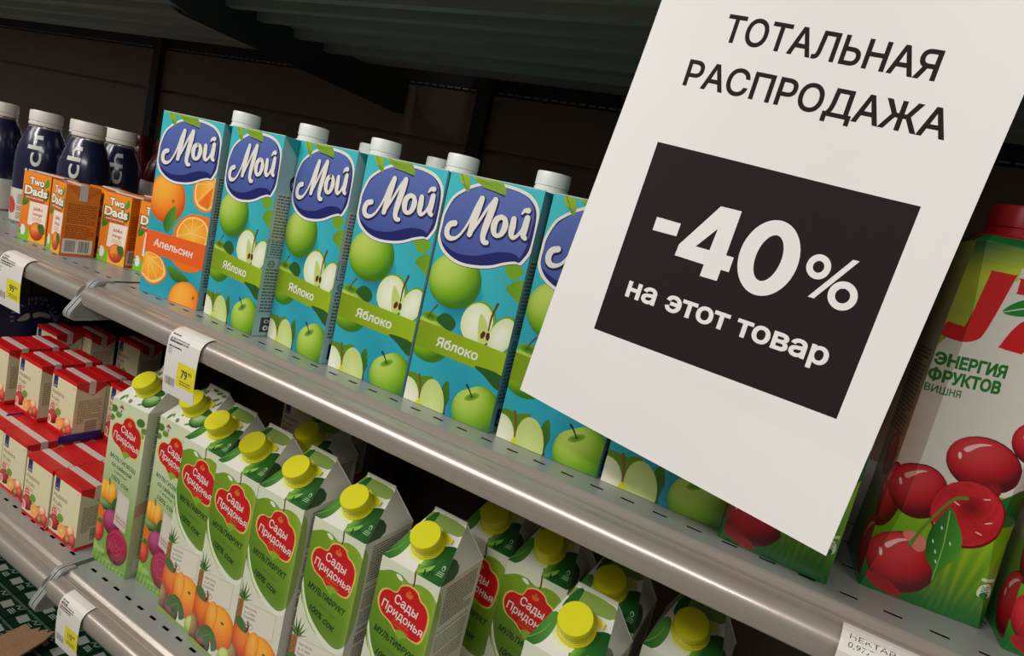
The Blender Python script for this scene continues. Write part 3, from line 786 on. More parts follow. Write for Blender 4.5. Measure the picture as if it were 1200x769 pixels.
# red fruit box
RW, RH, RD = 65.0, 88.0, 42.0
CREAM = C(226, 216, 176); RED = C(206, 18, 22)
def art_red_front():
    a = Art(RW, RH)
    a.grad(0, 0, RW, RH, lambda x, y: mixc(C(216, 206, 166), CREAM, y/80), 1, 3)
    a.poly([(0, 0), (RW, 0), (RW, 5), (0, 5)], RED); a.rect(0, 82, RW, RH, RED)
    a.rect(4, 64, 15, 82, C(26, 38, 96)); a.lines(5.5, 66, 13.5, 68.4, 2, C(190, 190, 200), 2); a.stroke([(6, 70, 0.5), (9.5, 73.5, 0.5), (13, 70, 0.5)], C(160, 160, 190), 3)
    a.text('Hedelmä', (4, 55), (36, 55), 6.2, C(70, 30, 20), 0.0); a.text('Frukt', (4, 45), (25, 45), 6.2, C(70, 30, 20), 0.0)
    a.lines(4, 39, 24, 42, 2.6, C(170, 150, 120), 3)
    a.text('8', (57, 76), (59.4, 76), 3, RED)
    a.oval(9, 33, 6.2, 6.2, C(206, 40, 60), 0, 16); a.oval(9, 33, 4.6, 4.6, C(226, 180, 160), 0, 16); a.stroke([(9, 37, 1.2), (9, 29, 1.2)], C(206, 40, 60), 1); a.stroke([(5, 33, 1.2), (13, 33, 1.2)], C(206, 40, 60), 1)
    a.oval(12, 19, 13, 11, ball(C(90, 8, 16), C(160, 20, 30), C(200, 70, 70)), 0, 18, 4)
    a.oval(3, 13, 6, 7, C(236, 206, 180), 0, 14); a.oval(3, 13, 4, 5, C(226, 130, 120), 0, 14)
    a.smooth([(16, 27), (22, 36), (32, 33), (28, 25)], C(110, 150, 50), 3)
    a.oval(46, 15, 15, 12, ball(C(150, 10, 16), C(206, 40, 36), C(240, 150, 100)), 0, 20, 4)
    a.oval(52, 22, 8, 8, ball(C(200, 90, 50), C(240, 170, 120), C(250, 220, 180)), 0, 16, 4)
    a.oval(58, 12, 9, 9, ball(C(130, 10, 16), C(196, 30, 30), C(240, 120, 90)), 0, 16, 4)
    a.oval(47, 8, 6, 5, ball(C(80, 60, 16), C(140, 110, 50), C(190, 170, 90)), 0, 14, 4)
    a.oval(31, 15, 9.6, 9.8, C(238, 130, 20), 0, 20); a.oval(31, 15, 8.4, 8.6, C(250, 220, 160), 0, 20); a.oval(31, 15, 7.6, 7.8, lambda x, y, r: mixc(C(250, 190, 90), C(240, 140, 40), r), 0, 20, 3)
    for k in range(8): a.stroke([(31, 15, 0.4), (31+7.5*math.cos(k*PI/4), 15+7.5*math.sin(k*PI/4), 0.7)], C(250, 216, 150), 1, True)
    a.L += 1
    a.text('1 dl', (50, 1.6), (57, 1.6), 2.2, CREAM)
    return a
def art_red_side():
    a = Art(RD, RH)
    a.grad(0, 0, RD, RH, lambda x, y: C(206, 198, 164), 1, 1)
    a.poly([(0, 0), (RD, 0), (RD, 5), (0, 5)], RED)
    a.poly([(0, 88), (RD, 88), (RD, 80), (RD/2+3, 66), (0, 80)], RED)
    a.lines(5, 24, 38, 60, 2.3, C(120, 106, 84), 8, 0.5)
    a.rect(15, 8, 36, 30, C(214, 206, 180)); a.bars(17, 10, 34, 28, C(50, 44, 44), 5, False)
    return a

# small orange drink box
TW, TH, TD = 47.0, 92.0, 40.0
def art_orange_front():
    a = Art(TW, TH)
    a.grad(0, 0, TW, TH, lambda x, y: mixc(C(226, 110, 20), C(240, 140, 30), y/92), 1, 3)
    a.smooth([(2, 46), (4, 62), (14, 66), (12, 50)], C(60, 120, 30), 3); a.smooth([(36, 62), (44, 74), (46, 66), (42, 58)], C(60, 120, 30), 3)
    a.text('Two', (11, 75.6), (36, 75.6), 10.5, C(60, 40, 20), 0.08); a.text('Two', (11.4, 76), (35.6, 76), 10, C(240, 234, 220), 0.04)
    a.text('Dads', (4, 62), (43, 62), 12, C(60, 40, 20), 0.08); a.text('Dads', (4.6, 62.4), (42.4, 62.4), 11.4, C(240, 234, 220), 0.04)
    a.smooth([(38, 75), (38, 83), (43, 88), (44, 79)], C(70, 150, 40), 3)
    a.rect(5, 54, 39, 60, C(180, 84, 50)); a.lines(7, 56, 37, 59, 3, C(236, 200, 170), 3, 0.5)
    a.poly([(14, 22), (44, 20), (46, 54), (15, 53)], C(236, 222, 206))
    a.text('Jabłko', (22, 43), (38, 43), 4.6, C(206, 70, 30), 0.02); a.text('mango', (22, 36), (38, 36), 4.6, C(206, 70, 30), 0.02); a.lines(22, 29, 38, 33, 1.8, C(206, 150, 120), 2)
    a.smooth([(0, 0), (0, 12), (8, 20), (18, 12), (18, 0)], C(120, 180, 40), 3)
    a.rect(18, 0, 47, 14, C(236, 170, 30))
    a.oval(31, 15, 12, 12.5, ball(C(150, 30, 10), C(220, 70, 30), C(240, 160, 60), -0.3, 0.4), 0.3, 20, 5)
    a.smooth([(32, 24), (42, 26), (44, 14), (38, 12)], C(60, 100, 40), 3)
    a.lines(27, 6, 42, 14, 2, C(160, 60, 20), 5, 0.4)
    a.oval(7, 13, 4.6, 7.4, WHITE, 0.1, 14); a.text('0,2', (3.8, 8), (3.8, 18), 3.4, INK, 0.01)
    return a
def art_orange_side():
    a = Art(TD, TH)
    a.grad(0, 0, TD, TH, lambda x, y: mixc(C(226, 110, 16), C(238, 136, 26), y/92), 1, 3)
    a.poly([(0, 92), (TD, 92), (TD/2, 74)], C(242, 146, 40)); a.poly([(0, 92), (TD/2, 73), (TD/2, 74), (1.4, 92)], C(150, 70, 16)); a.poly([(TD, 92), (TD/2, 73), (TD/2, 74), (TD-1.4, 92)], C(150, 70, 16))
    a.lines(4, 42, 37, 68, 2.2, C(110, 44, 10), 5, 0.45); a.lines(4, 24, 37, 40, 2.2, C(110, 44, 10), 7, 0.45)
    a.rect(2, 3, 37, 22, C(232, 226, 214)); a.bars(5, 5, 17, 20, INK, 4); a.bars(21, 5, 33, 20, INK, 9)
    return a

# dark green carton seen from above
def art_green_top():
    a = Art(43, 30)
    a.grad(0, 0, 43, 30, lambda x, y: C(14, 38, 26), 1, 1)
    a.poly([(4, 9), (20, 7), (22, 20), (6, 22)], C(134, 138, 128))
    a.stroke([(25, 20, 1.2), (29, 24, 1.2), (33, 19, 1.2), (38, 24, 1.2)], C(134, 146, 134), 3)
    a.lines(26, 8, 38, 15, 2.6, C(150, 164, 150), 4)
    a.rect(0, 27.6, 43, 28.6, C(166, 176, 164))
    return a

# ------------------------------------------------------------------ things
def cap_mb(r, h, n=32, ribs=True):
    b = MB(); rr = [r*0.985 if (k % 2 and ribs) else r for k in range(n)]
    def ring(s_, z, flat=False): return [((r if flat else rr[k])*s_*math.cos(2*PI*k/n), (r if flat else rr[k])*s_*math.sin(2*PI*k/n), z) for k in range(n)]
    R = [ring(1, 0), ring(1, h*0.18), ring(0.955, h*0.2), ring(0.955, h*0.27), ring(1, h*0.29), ring(0.99, h*0.93), ring(0.95, h, True), ring(0.9, h, True)]
    for i in range(len(R)-1):
        for k in range(n):
            j = (k+1) % n; b.poly([R[i][k], R[i][j], R[i+1][j], R[i+1][k]], (1, 1, 1))
    b.poly(R[-1], (1, 1, 1))
    return b

def moj_carton(flavour):
    w, d, h = 0.0928, 0.065, 0.206
    root = empty('juice_carton')
    b = MB(); front = art_moj_apple() if flavour == 'apple' else art_moj_orange(); side = art_moj_side()
    b.box((0, 0, 0), (w, d, h), C(40, 160, 170))
    front.emit(b, lambda u, v, e: (u, -e, v))
    side.emit(b, lambda u, v, e: (w+e, u, v))
    # left side and back repeat the plain print
    for lo, hi in (((-0.0001, 0.001, 0.0), (0, d, h)),): pass
    b.build('carton_body', 'print', root, merge=False)
    # folded ears on the narrow sides
    for sx in (0, 1):
        e = MB(); x = w + 0.0006 if sx else -0.0006; x2 = w + 0.0016 if sx else -0.0016
        A = [(x, 0.001, h-0.0005), (x, d-0.001, h-0.0005), (x, d/2, h-d/2)]; B = [(x2, p[1], p[2]) for p in A]
        col = C(24, 146, 158)
        e.poly(B if sx else B[::-1], col); e.poly(A[::-1] if sx else A, col)
        for i in range(3):
            j = (i+1) % 3; e.poly([A[i], A[j], B[j], B[i]], C(60, 170, 176))
        e.build('ear_flap', 'print', root, merge=False)
    f = MB(); f.box((0.0, d/2-0.004, h), (w, d/2+0.004, h+0.0012), C(196, 200, 190)); f.box((0, 0.0, h), (w, 0.0012, h+0.0008), C(180, 196, 186))
    f.build('top_seam', 'print', root, merge=False)
    c = cap_mb(0.0152, 0.0165, 40).xform(Matrix.Translation((0.074, 0.046, h+0.0022)))
    nb = MB(); nb.lathe([(0.0165, h), (0.0165, h+0.0022), (0.014, h+0.0024)], 28, 0.074, 0.046, C(222, 222, 214))
    nb.build('cap_base', 'white_cap', root, smooth=0.6)
    c.build('screw_cap', 'white_cap', root, smooth=0.55)
    return root

def gable_carton(kind):
    veg = kind == 'vegetable'
    w, d, h, h2 = GW/1000, GD/1000, GH/1000, 0.259
    ry, rx = 0.050, 0.0145
    root = empty('gable_carton')
    base = C(216, 214, 200) if not veg else C(190, 200, 160)
    F1, F2, B1, B2 = (0, 0, h), (w, 0, h), (0, d, h), (w, d, h)
    R1, R2 = (rx, ry, h2), (w-rx, ry, h2)
    b = MB()
    b.box((0, 0, 0), (w, d, h), base, skip='t')
    (art_veg_front() if veg else art_fruit_front()).emit(b, lambda u, v, e: (u, -e, v))
    art_gable_side(11 if veg else 21, veg).emit(b, lambda u, v, e: (w+e, u, v))
    b.build('carton_body', 'print_gloss', root, merge=False)
    # sloped top: front slope printed, side triangles, steep back
    t = MB()
    t.poly([F1, F2, R2, R1], base)
    t.poly([F2, B2, R2], C(216, 210, 200)); t.poly([B1, F1, R1], C(190, 200, 170)); t.poly([B2, B1, R1, R2], C(216, 210, 200))
    sl = math.hypot(ry, h2-h); n = (0, -(h2-h)/sl, ry/sl)
    S = sl * 1000
    art_roof(veg).emit(t, lambda u, v, e: (u, v*ry/sl + n[1]*e, h + v*(h2-h)/sl + n[2]*e), [(0, 0), (GW, 0), (GW-rx*1000, S), (rx*1000, S)])
    # green corner of the lime running onto the right triangle
    q = lambda a_, b_, c_: tuple(F2[i]*a_ + B2[i]*b_ + R2[i]*c_ + (0.0002 if i == 0 else 0) for i in range(3))
    if not veg:
        t.poly([q(1, 0, 0), q(0.72, 0.28, 0), q(0.58, 0.34, 0.08), q(0.50, 0.28, 0.22), q(0.50, 0.14, 0.36), q(0.55, 0, 0.45)], C(16, 66, 24))
    t.build('sloped_top', 'print_gloss', root, merge=False)
    s = MB()
    s.box((rx, ry-0.0006, h2-0.001), (w-rx, ry+0.0008, h2+0.003), C(206, 204, 190))
    # folded edge lines of the right and left ears
    for P, Q in ((R2, B2), (R1, B1)):
        a_ = Vector(P); b_ = Vector(Q); k = (b_-a_).normalized(); sd = Vector((0, 0, 1)).cross(k).normalized()*0.0006
        s.poly([a_-sd, b_-sd, b_-sd+Vector((0, 0, 0.0016)), a_-sd+Vector((0, 0, 0.0016))], C(220, 216, 206)); s.poly([a_+sd, b_+sd, b_+sd+Vector((0, 0, 0.0016)), a_+sd+Vector((0, 0, 0.0016))], C(220, 216, 206))
        s.poly([a_-sd+Vector((0, 0, 0.0016)), b_-sd+Vector((0, 0, 0.0016)), b_+sd+Vector((0, 0, 0.0016)), a_+sd+Vector((0, 0, 0.0016))], C(226, 222, 212))
    s.build('top_seam', 'print_gloss', root, merge=False)
    # cap on the slope
    up = Vector(n); X = Vector((1, 0, 0)); Y = up.cross(X)
    Mx = Matrix(((X.x, Y.x, up.x), (X.y, Y.y, up.y), (X.z, Y.z, up.z))).to_4x4()
    cpos = Vector((w/2-0.0020, ry*0.47, h + (h2-h)*0.47))
    fl = MB(); fl.lathe([(0.0166, 0.0003), (0.0166, 0.0012), (0.0156, 0.0020), (0.0152, 0.0036), (0.0140, 0.0040)], 32)
    fl.poly([(-0.004, 0.0155, 0.0006), (0.0145, 0.008, 0.0006), (0.0200, 0.0085, 0.0020), (0.0195, 0.0135, 0.0022), (-0.002, 0.0195, 0.0020)], (1, 1, 1))
    fl.xform(Matrix.Translation(cpos) @ Mx).build('cap_base', 'yellow_cap', root, smooth=0.7)
    cap_mb(0.0150, 0.0130, 44).xform(Matrix.Translation(cpos + up*0.0034) @ Mx).build('screw_cap', 'yellow_cap', root, smooth=0.55)
    return root

def cherry_carton():
    w, d, h = JW/1000, JD/1000, JH/1000
    root = empty('cherry_carton')
    Z = [0, 0.055, 0.185, 0.232, h]; K = [0.0015, 0.010, 0.010, 0.004, 0.0075]
    INS = [0, 0, 0, 0, 0.004]
    def ring(z, c, i): return [(c, i, z), (w-c, i, z), (w-i, c, z), (w-i, d-c, z), (w-c, d-i, z), (c, d-i, z), (i, d-c, z), (i, c, z)]
    b = MB(); R = [ring(z, c, i) for z, c, i in zip(Z, K, INS)]
    base = C(196, 190, 170)
    for i in range(len(R)-1):
        for k in range(8):
            j = (k+1) % 8
            col = C(20, 110, 44) if i == 3 else base
            b.poly([R[i][k], R[i][j], R[i+1][j], R[i+1][k]], col)
    b.poly(R[-1], C(24, 100, 44)); b.poly(R[0][::-1], base)
    art = art_cherry_front(); side = art_cherry_side(); left = art_cherry_left(); art.h = side.h = left.h = 232
    for i in range(3):
        z0, z1, k0, k1 = Z[i]*1000, Z[i+1]*1000, K[i]*1000, K[i+1]*1000
        cf = lambda v, z0=z0, z1=z1, k0=k0, k1=k1: (k0 + (k1-k0)*(v*1000-z0)/(z1-z0))/1000
        q = 0.7071
        art.emit(b, lambda u, v, e: (u, -e, v), [(k0, z0), (JW-k0, z0), (JW-k1, z1), (k1, z1)])
        art.emit(b, lambda u, v, e: (u-e*q, cf(v)-u-e*q, v), [(0, z0), (k0, z0), (k1, z1), (0, z1)])
        art.emit(b, lambda u, v, e: (u+e*q, cf(v)-(w-u)-e*q, v), [(JW-k0, z0), (JW, z0), (JW, z1), (JW-k1, z1)])
        side.emit(b, lambda u, v, e: (w+e, u, v), [(k0, z0), (JD-k0, z0), (JD-k1, z1), (k1, z1)])
        left.emit(b, lambda u, v, e: (-e, d-u, v), [(k0, z0), (JD-k0, z0), (JD-k1, z1), (k1, z1)])
    b.build('carton_body', 'print_gloss', root, merge=False)
    cp = cap_mb(0.0178, 0.019, 44).xform(Matrix.Translation((w/2-0.008, 0.040, h+0.004)))
    fl = MB(); fl.lathe([(0.0235, h), (0.0235, h+0.0022), (0.019, h+0.0036), (0.017, h+0.0044)], 32, w/2-0.008, 0.040)
    fl.build('cap_base', 'red_cap', root, smooth=0.6); cp.build('screw_cap', 'red_cap', root, smooth=0.55)
    return root

def brick_box(name, w, d, h, front, side, body, topc, stripc, mt='print'):
    root = empty(name)
    b = MB(); W_, D_, H_ = w/1000, d/1000, h/1000
    b.box((0, 0, 0), (W_, D_, H_), body, skip='t'); b.poly([(0, 0, H_), (W_, 0, H_), (W_, D_, H_), (0, D_, H_)], topc)
    front.emit(b, lambda u, v, e: (u, -e, v)); side.emit(b, lambda u, v, e: (W_+e, u, v))
    b.build('carton_body', mt, root, merge=False)
    # top fin lying along the pack and turned down over its right side
    f = MB(); y0, y1 = D_/2-0.0045, D_/2+0.0045
    f.box((0.001, y0, H_), (W_+0.0008, y1, H_+0.0012), stripc); f.box((W_+0.0004, y0, H_-0.019), (W_+0.0016, y1, H_+0.0012), stripc)
    f.build('seal_strip', mt, root, merge=False)
    for sx in (0, 1):
        e = MB(); x = W_ + 0.0003 if sx else -0.0003; x2 = W_ + 0.0012 if sx else -0.0012; dd = D_*0.5
        A = [(x, 0.0005, H_-0.0004), (x, D_-0.0005, H_-0.0004), (x, D_/2, H_-dd*0.95)]; Bq = [(x2, p[1], p[2]) for p in A]
        e.poly(Bq if sx else Bq[::-1], topc)
        for i in range(3): e.poly([A[i], A[(i+1) % 3], Bq[(i+1) % 3], Bq[i]], mixc(topc, WHITE, 0.15))
        e.build('ear_flap', mt, root, merge=False)
    return root

def smoothie_bottle():
    root = empty('smoothie_bottle')
    nv = C(26, 30, 58); wh = C(206, 200, 190)
    prof = [(0.001, 0.0), (0.030, 0.0), (0.0335, 0.003), (0.034, 0.010), (0.034, 0.052)]
    b = MB(); b.lathe(prof, 40, col=wh)
    b.lathe([(0.034, 0.052), (0.034, 0.085), (0.0335, 0.104), (0.030, 0.122), (0.0245, 0.138), (0.0208, 0.147)], 40, col=nv)
    b.lathe([(0.0208, 0.147), (0.020, 0.150), (0.020, 0.155)], 40, col=C(120, 110, 100))
    o = b.build('bottle_body', 'glass', root, smooth=0.5)
    # lettering wrapped round the bottle, reading upwards
    a = Art(200, 200)
    a.text('rich', (96, 58), (96, 136), 21, C(206, 206, 204), 0.01)
    def rad(z):
        P = [(0.034, 0.0), (0.034, 0.085), (0.0335, 0.104), (0.030, 0.122), (0.0245, 0.138), (0.0208, 0.147)]
        for (r0, z0), (r1, z1) in zip(P, P[1:]):
            if z <= z1: return r0 + (r1-r0)*(z-z0)/(z1-z0) if z1 > z0 else r1
        return 0.0208
    lb = MB()
    a.emit(lb, lambda u, v, e: ((rad(v)+e+0.0004)*math.sin((u-0.084)/0.034), -(rad(v)+e+0.0004)*math.cos((u-0.084)/0.034), v), sub=5)
    c2 = Art(200, 60); c2.lines(70, 8, 96, 44, 2.6, C(110, 104, 100), 6, 0.4); c2.oval(58, 26, 9, 13, C(196, 60, 50), 0.3, 16)
    c2.emit(lb, lambda u, v, e: ((0.0344+e)*math.sin((u-0.084)/0.034), -(0.0344+e)*math.cos((u-0.084)/0.034), v), sub=5)
    lb.build('label_lettering', 'print', root, merge=False)
    cap_mb(0.0215, 0.021, 48).xform(Matrix.Translation((0, 0, 0.151))).build('screw_cap', 'dull_cap', root, smooth=0.55)
    return root

# ------------------------------------------------------------------ shelving
SEAM = -0.226
LIP = [(-0.0180, 0.0006), (-0.0205, -0.0006), (-0.0225, -0.0034), (-0.0255, -0.0046), (-0.0285, -0.0040), (-0.0305, -0.0052), (-0.0345, -0.0056),
       (-0.0385, -0.0064), (-0.0420, -0.0090), (-0.0442, -0.0125), (-0.0450, -0.0160), (-0.0446, -0.0190), (-0.0448, -0.0225), (-0.0438, -0.0262), (-0.0420, -0.0275), (-0.0400, -0.0265), (-0.0402, -0.0180), (-0.0380, -0.0110), (-0.0300, -0.0080), (-0.0180, -0.0030)]

def slotted_deck(b, x0, x1, y0, y1, rows, slot, z, th, col):
    """sheet metal deck with real slots: grid of quads, holes left open with walls"""
    xs = sorted(set([x0, x1] + [v for k in range(int(math.ceil((x0+slot[0])/0.025)), int(math.floor((x1-slot[0])/0.025))+1) for v in (k*0.025-slot[0]/2, k*0.025+slot[0]/2)]))
    ys = sorted(set([y0, y1] + [v for r in rows for v in (r-slot[1]/2, r+slot[1]/2)]))
    def hole(xa, ya):
        kx = abs(((xa/0.025)+0.5) % 1 - 0.5) * 0.025 < slot[0]/2 * 0.99
        return kx and any(abs(ya-r) < slot[1]/2*0.99 for r in rows)
    for i in range(len(xs)-1):
        for j in range(len(ys)-1):
            xa, xb, ya, yb = xs[i], xs[i+1], ys[j], ys[j+1]
            if hole((xa+xb)/2, (ya+yb)/2):
                for p, q in (((xa, ya), (xb, ya)), ((xb, ya), (xb, yb)), ((xb, yb), (xa, yb)), ((xa, yb), (xa, ya))):
                    b.poly([(p[0], p[1], z), (q[0], q[1], z), (q[0], q[1], z-th), (p[0], p[1], z-th)], col)
                continue
            b.poly([(xa, ya, z), (xb, ya, z), (xb, yb, z), (xa, yb, z)], col)
            b.poly([(xa, yb, z-th), (xb, yb, z-th), (xb, ya, z-th), (xa, ya, z-th)], col)

def shelf(z, x0, x1, label, seam_at, slot=(0.0105, 0.0038), depth=0.43):
    root = tag(empty('metal_shelf', ((x0+x1)/2, 0.2, z)), label, 'shelf')
    ox, oy = -(x0+x1)/2, -0.2
    T = Matrix.Translation((ox, oy, 0))
    g = (1, 1, 1)
    d = MB(); slotted_deck(d, x0, x1, -0.018, depth, [0.0, 0.05, 0.10, 0.15], slot, 0.0, 0.0005, g)
    d.xform(T).build('slotted_deck', 'shelf', root, merge=False)
    v_ = MB(); v_.box((x0, -0.010, -0.0085), (x1, 0.30, -0.0080), g)  # dark sheet added below the deck, stands in for shade in the slots
    v_.xform(T).build('dark_slot_backing', 'post', root)
    u = MB(); u.box((x0, -0.012, -0.012), (x1, depth, -0.009), g)
    for yy in (0.035, 0.075, 0.12, 0.18, 0.235): u.box((x0, yy, -0.022), (x1, yy+0.012, -0.012), g)
    u.xform(T).build('underside', 'under', root)
    if depth < 0.4:
        k_ = MB(); k_.box((x0, depth-0.003, 0.0002), (x1, depth, 0.21), g)  # unseen upright, added to block light falling behind the top shelf
        k_.xform(T).build('added_light_stop', 'under', root)
    l = MB(); l.prism_x(LIP, x0, x1); l.xform(T).build('price_rail', 'rail', root, smooth=0.6)
    # cantilever arms and the rounded end plate at the section joint
    for xa, side in ((x0, 1), (x1, -1)):
        near = abs(xa - seam_at) < 0.01
        a_ = MB()
        a_.prism_x([(0.0, -0.002), (0.0, -0.040), (0.03, -0.050), (0.43, -0.062), (0.43, -0.002)], xa + (0.0015 if side > 0 else -0.0035), xa + (0.0035 if side > 0 else -0.0015))
        a_.xform(T).build('cantilever_arm', 'arm', root)
        if near:
            e = MB()
            pr = [(-0.012, 0.0022), (-0.022, 0.0026), (-0.0290, 0.0012), (-0.0330, -0.0030), (-0.0545, -0.0340), (-0.0560, -0.0385), (-0.0545, -0.0425), (-0.0500, -0.0445), (-0.0300, -0.0450), (0.0500, -0.0455), (0.09, -0.0440), (0.09, -0.0040), (-0.010, -0.0010)]
            sx = 1 if side > 0 else -1
            e.prism_x(pr, min(xa, xa + sx*0.0012), max(xa, xa + sx*0.0012))
            rim = MB(); O_ = pr[:9]; I_ = [(-0.012, -0.0006), (-0.0215, -0.0008), (-0.0265, -0.0018), (-0.0298, -0.0052), (-0.0510, -0.0352), (-0.0520, -0.0385), (-0.0512, -0.0400), (-0.0490, -0.0412), (-0.0300, -0.0418)]
            rim.prism_x(O_ + I_[::-1], xa - 0.0030, xa + 0.0030)
            ep = e.xform(T).build('end_plate', 'bracket', root)
            rim.xform(T).build('rolled_rim', 'bracket', ep, smooth=0.7)
    return root

D1, D2, UP = -0.369, -0.74, 0.369
G = 0.004
shelf(0.0, SEAM+G, 1.05, 'slotted grey metal shelf carrying the tall blue juice cartons and cherry cartons', SEAM+G)
shelf(0.0, -3.00, SEAM-G, 'slotted grey metal shelf section under the smoothie bottles and small orange boxes', SEAM-G)
shelf(D1, SEAM+0.0025+G, 1.05, 'slotted grey lower shelf under the yellow-capped green cartons', SEAM+0.0025+G)
shelf(D1, -3.00, SEAM+0.0025-G, 'slotted grey lower shelf section under the stacked red fruit boxes', SEAM+0.0025-G)
shelf(UP, SEAM+G, 1.05, 'dark top shelf above the tall teal juice cartons', SEAM+G, depth=0.32)
shelf(UP, -3.00, SEAM-G, 'dark top shelf section above the smoothie bottles', SEAM-G, depth=0.32)

# base deck carrying the green packs
b = MB(); b.box((-3.0, -0.16, -0.90), (1.05, 0.43, -0.60)); o = b.build('base_deck', 'arm')
tag(o, 'low dark base deck of the shelving under the green cartons', 'base deck')

# back wall of the gondola: posts and panels
bw = MB(); bw.box((-3.0, 0.462, -0.95), (1.05, 0.470, 0.80)); wall = bw.build('wall_back', 'back'); tag(wall, kind='structure')
px = [-3.0, -1.815, -0.945, -0.075, 0.80, 1.05]
for i in range(5):
    for z0, z1 in ((-0.95, -0.52), (-0.515, -0.12), (-0.115, 0.272), (0.278, 0.362), (0.395, 0.80)):
        p = MB(); p.box((px[i]+0.012, 0.452, z0), (px[i+1]-0.012, 0.4615, z1)); p.build('panel', 'back', wall)
    # perforated strip between panels
    p = MB(); p.box((px[i]+0.012, 0.456, 0.364), (px[i+1]-0.012, 0.4615, 0.393)); p.build('perforated_strip', 'post', wall)
    n = int((px[i+1]-px[i]-0.03)/0.016); q = MB()
    for k in range(n):
        x = px[i]+0.018+k*0.016
        q.box((x, 0.4535, 0.366), (x+0.011, 0.456, 0.368)); q.box((x, 0.4535, 0.388), (x+0.006, 0.456, 0.390))
    tag(q.build('slot_edges', 'perf', wall), kind='stuff')
for i, x in enumerate(px[1:5]):
    p = MB(); p.box((x-0.013, 0.440, -0.95), (x+0.013, 0.4515, 0.80)); tag(p.build('trim_%d' % (i+1), 'post'), kind='structure')
f = MB(); f.box((-4, -4, -0.98), (4, 0.47, -0.955)); tag(f.build('floor', 'floor'), kind='structure')

# ------------------------------------------------------------------ place the cartons
def put(src, first, x, y, z, deg, label, cat, group=None):
    o = src if first else copy_tree(src)
    o.location = (x, y, z); o.rotation_euler = (0, 0, math.radians(deg))
    for k in ('label', 'category', 'group'):
        if k in o: del o[k]
    tag(o, label, cat, group)
    return o

E0 = 0.0003
om = moj_carton('orange')
put(om, True, -0.1912, 0.0016, E0, 6.0, 'tall blue and orange juice carton with a white cap, printed with cut oranges', 'carton', 'tall teal juice cartons on the middle shelf')
am = moj_carton('apple')
L_ = 'teal apple juice carton with white cap, '
rows = [(-0.0907, 0.0150, -6.1, L_ + 'next to the orange carton'),
        (0.0055, 0.0222, -9.0, L_ + 'third from the left in front row'),
        (0.1038, 0.0135, 0.0, L_ + 'fourth from the left in front row'),
        (0.1999, 0.0134, 0.0, L_ + 'last whole one before the sale sign'),
        (0.2999, 0.0149, 0.0, L_ + 'right half hidden by the sale sign'),
        (0.3966, 0.0156, 0.0, 'teal apple juice carton with only its bottom corner showing below the white sale sign'),
        (-0.0900, 0.1050, -4.0, L_ + 'cap peeking beside the fourth front cap'),
        (0.0080, 0.1080, -3.0, L_ + 'lone grey shaded cap behind fourth carton')]
for i, (x, y, dg, lb) in enumerate(rows):
    put(am, i == 0, x, y, E0, dg, lb, 'carton', 'tall teal juice cartons on the middle shelf')

cc = cherry_carton()
put(cc, True, 0.4905, 0.003, E0, -2.5, 'tall cherry nectar carton mostly hidden behind the white sale sign', 'carton', 'cherry nectar cartons on the middle shelf')
put(cc, False, 0.5800, 0.0250, E0, 7.0, 'tall white, green and red cherry nectar carton, seen right of the white sale sign', 'carton', 'cherry nectar cartons on the middle shelf')
put(cc, False, 0.6585, 0.0180, E0, 3.0, 'tall cherry nectar carton cut off by the lower right edge of the photo', 'carton', 'cherry nectar cartons on the middle shelf')

vg = gable_carton('vegetable'); fr = gable_carton('fruit')
gg = 'yellow-capped carton juices on the lower shelf'
gz = D1 + E0
put(vg, True, -0.228, 0.012, gz, 3.0, 'vegetable juice carton with beetroot picture, beside the red boxes', 'carton', gg)
put(vg, False, -0.1530, 0.026, gz, 0, 'vegetable juice carton, yellow cap partly behind the 79 price tag', 'carton', gg)
A_ = 'green multifruit juice carton, yellow cap, '
fl = [(-0.0853, 0.012, 0.0, A_ + 'first right of the vegetable cartons'),
      (-0.0178, 0.006, 0.0, A_ + 'second right of the vegetable cartons'),
      (0.051, 0.005, 0.0, A_ + 'third right of the vegetable cartons'),
      (0.131, 0.007, 0.0, A_ + 'fourth right of the vegetable cartons'),
      (0.219, 0.007, 0.0, A_ + 'last bright one before dark gap'),
      (-0.016, 0.082, 0.0, A_ + 'half shaded behind the front row'),
      (0.236, 0.104, 0.0, A_ + 'in deep shadow right of the bright row'),
      (0.303, 0.100, 0.0, A_ + 'heart logo visible under the shelf edge'),
      (0.374, 0.086, 0.0, A_ + 'directly behind the glossy bright one'),
      (0.3745, 0.004, -2.0, A_ + 'glossy bright top at the bottom edge'),
      (0.452, 0.080, 0.0, A_ + 'rightmost, only shaded top showing')]
for i, (x, y, dg, lb) in enumerate(fl):
    put(fr, i == 0, x, y, gz, dg, lb, 'carton', gg)

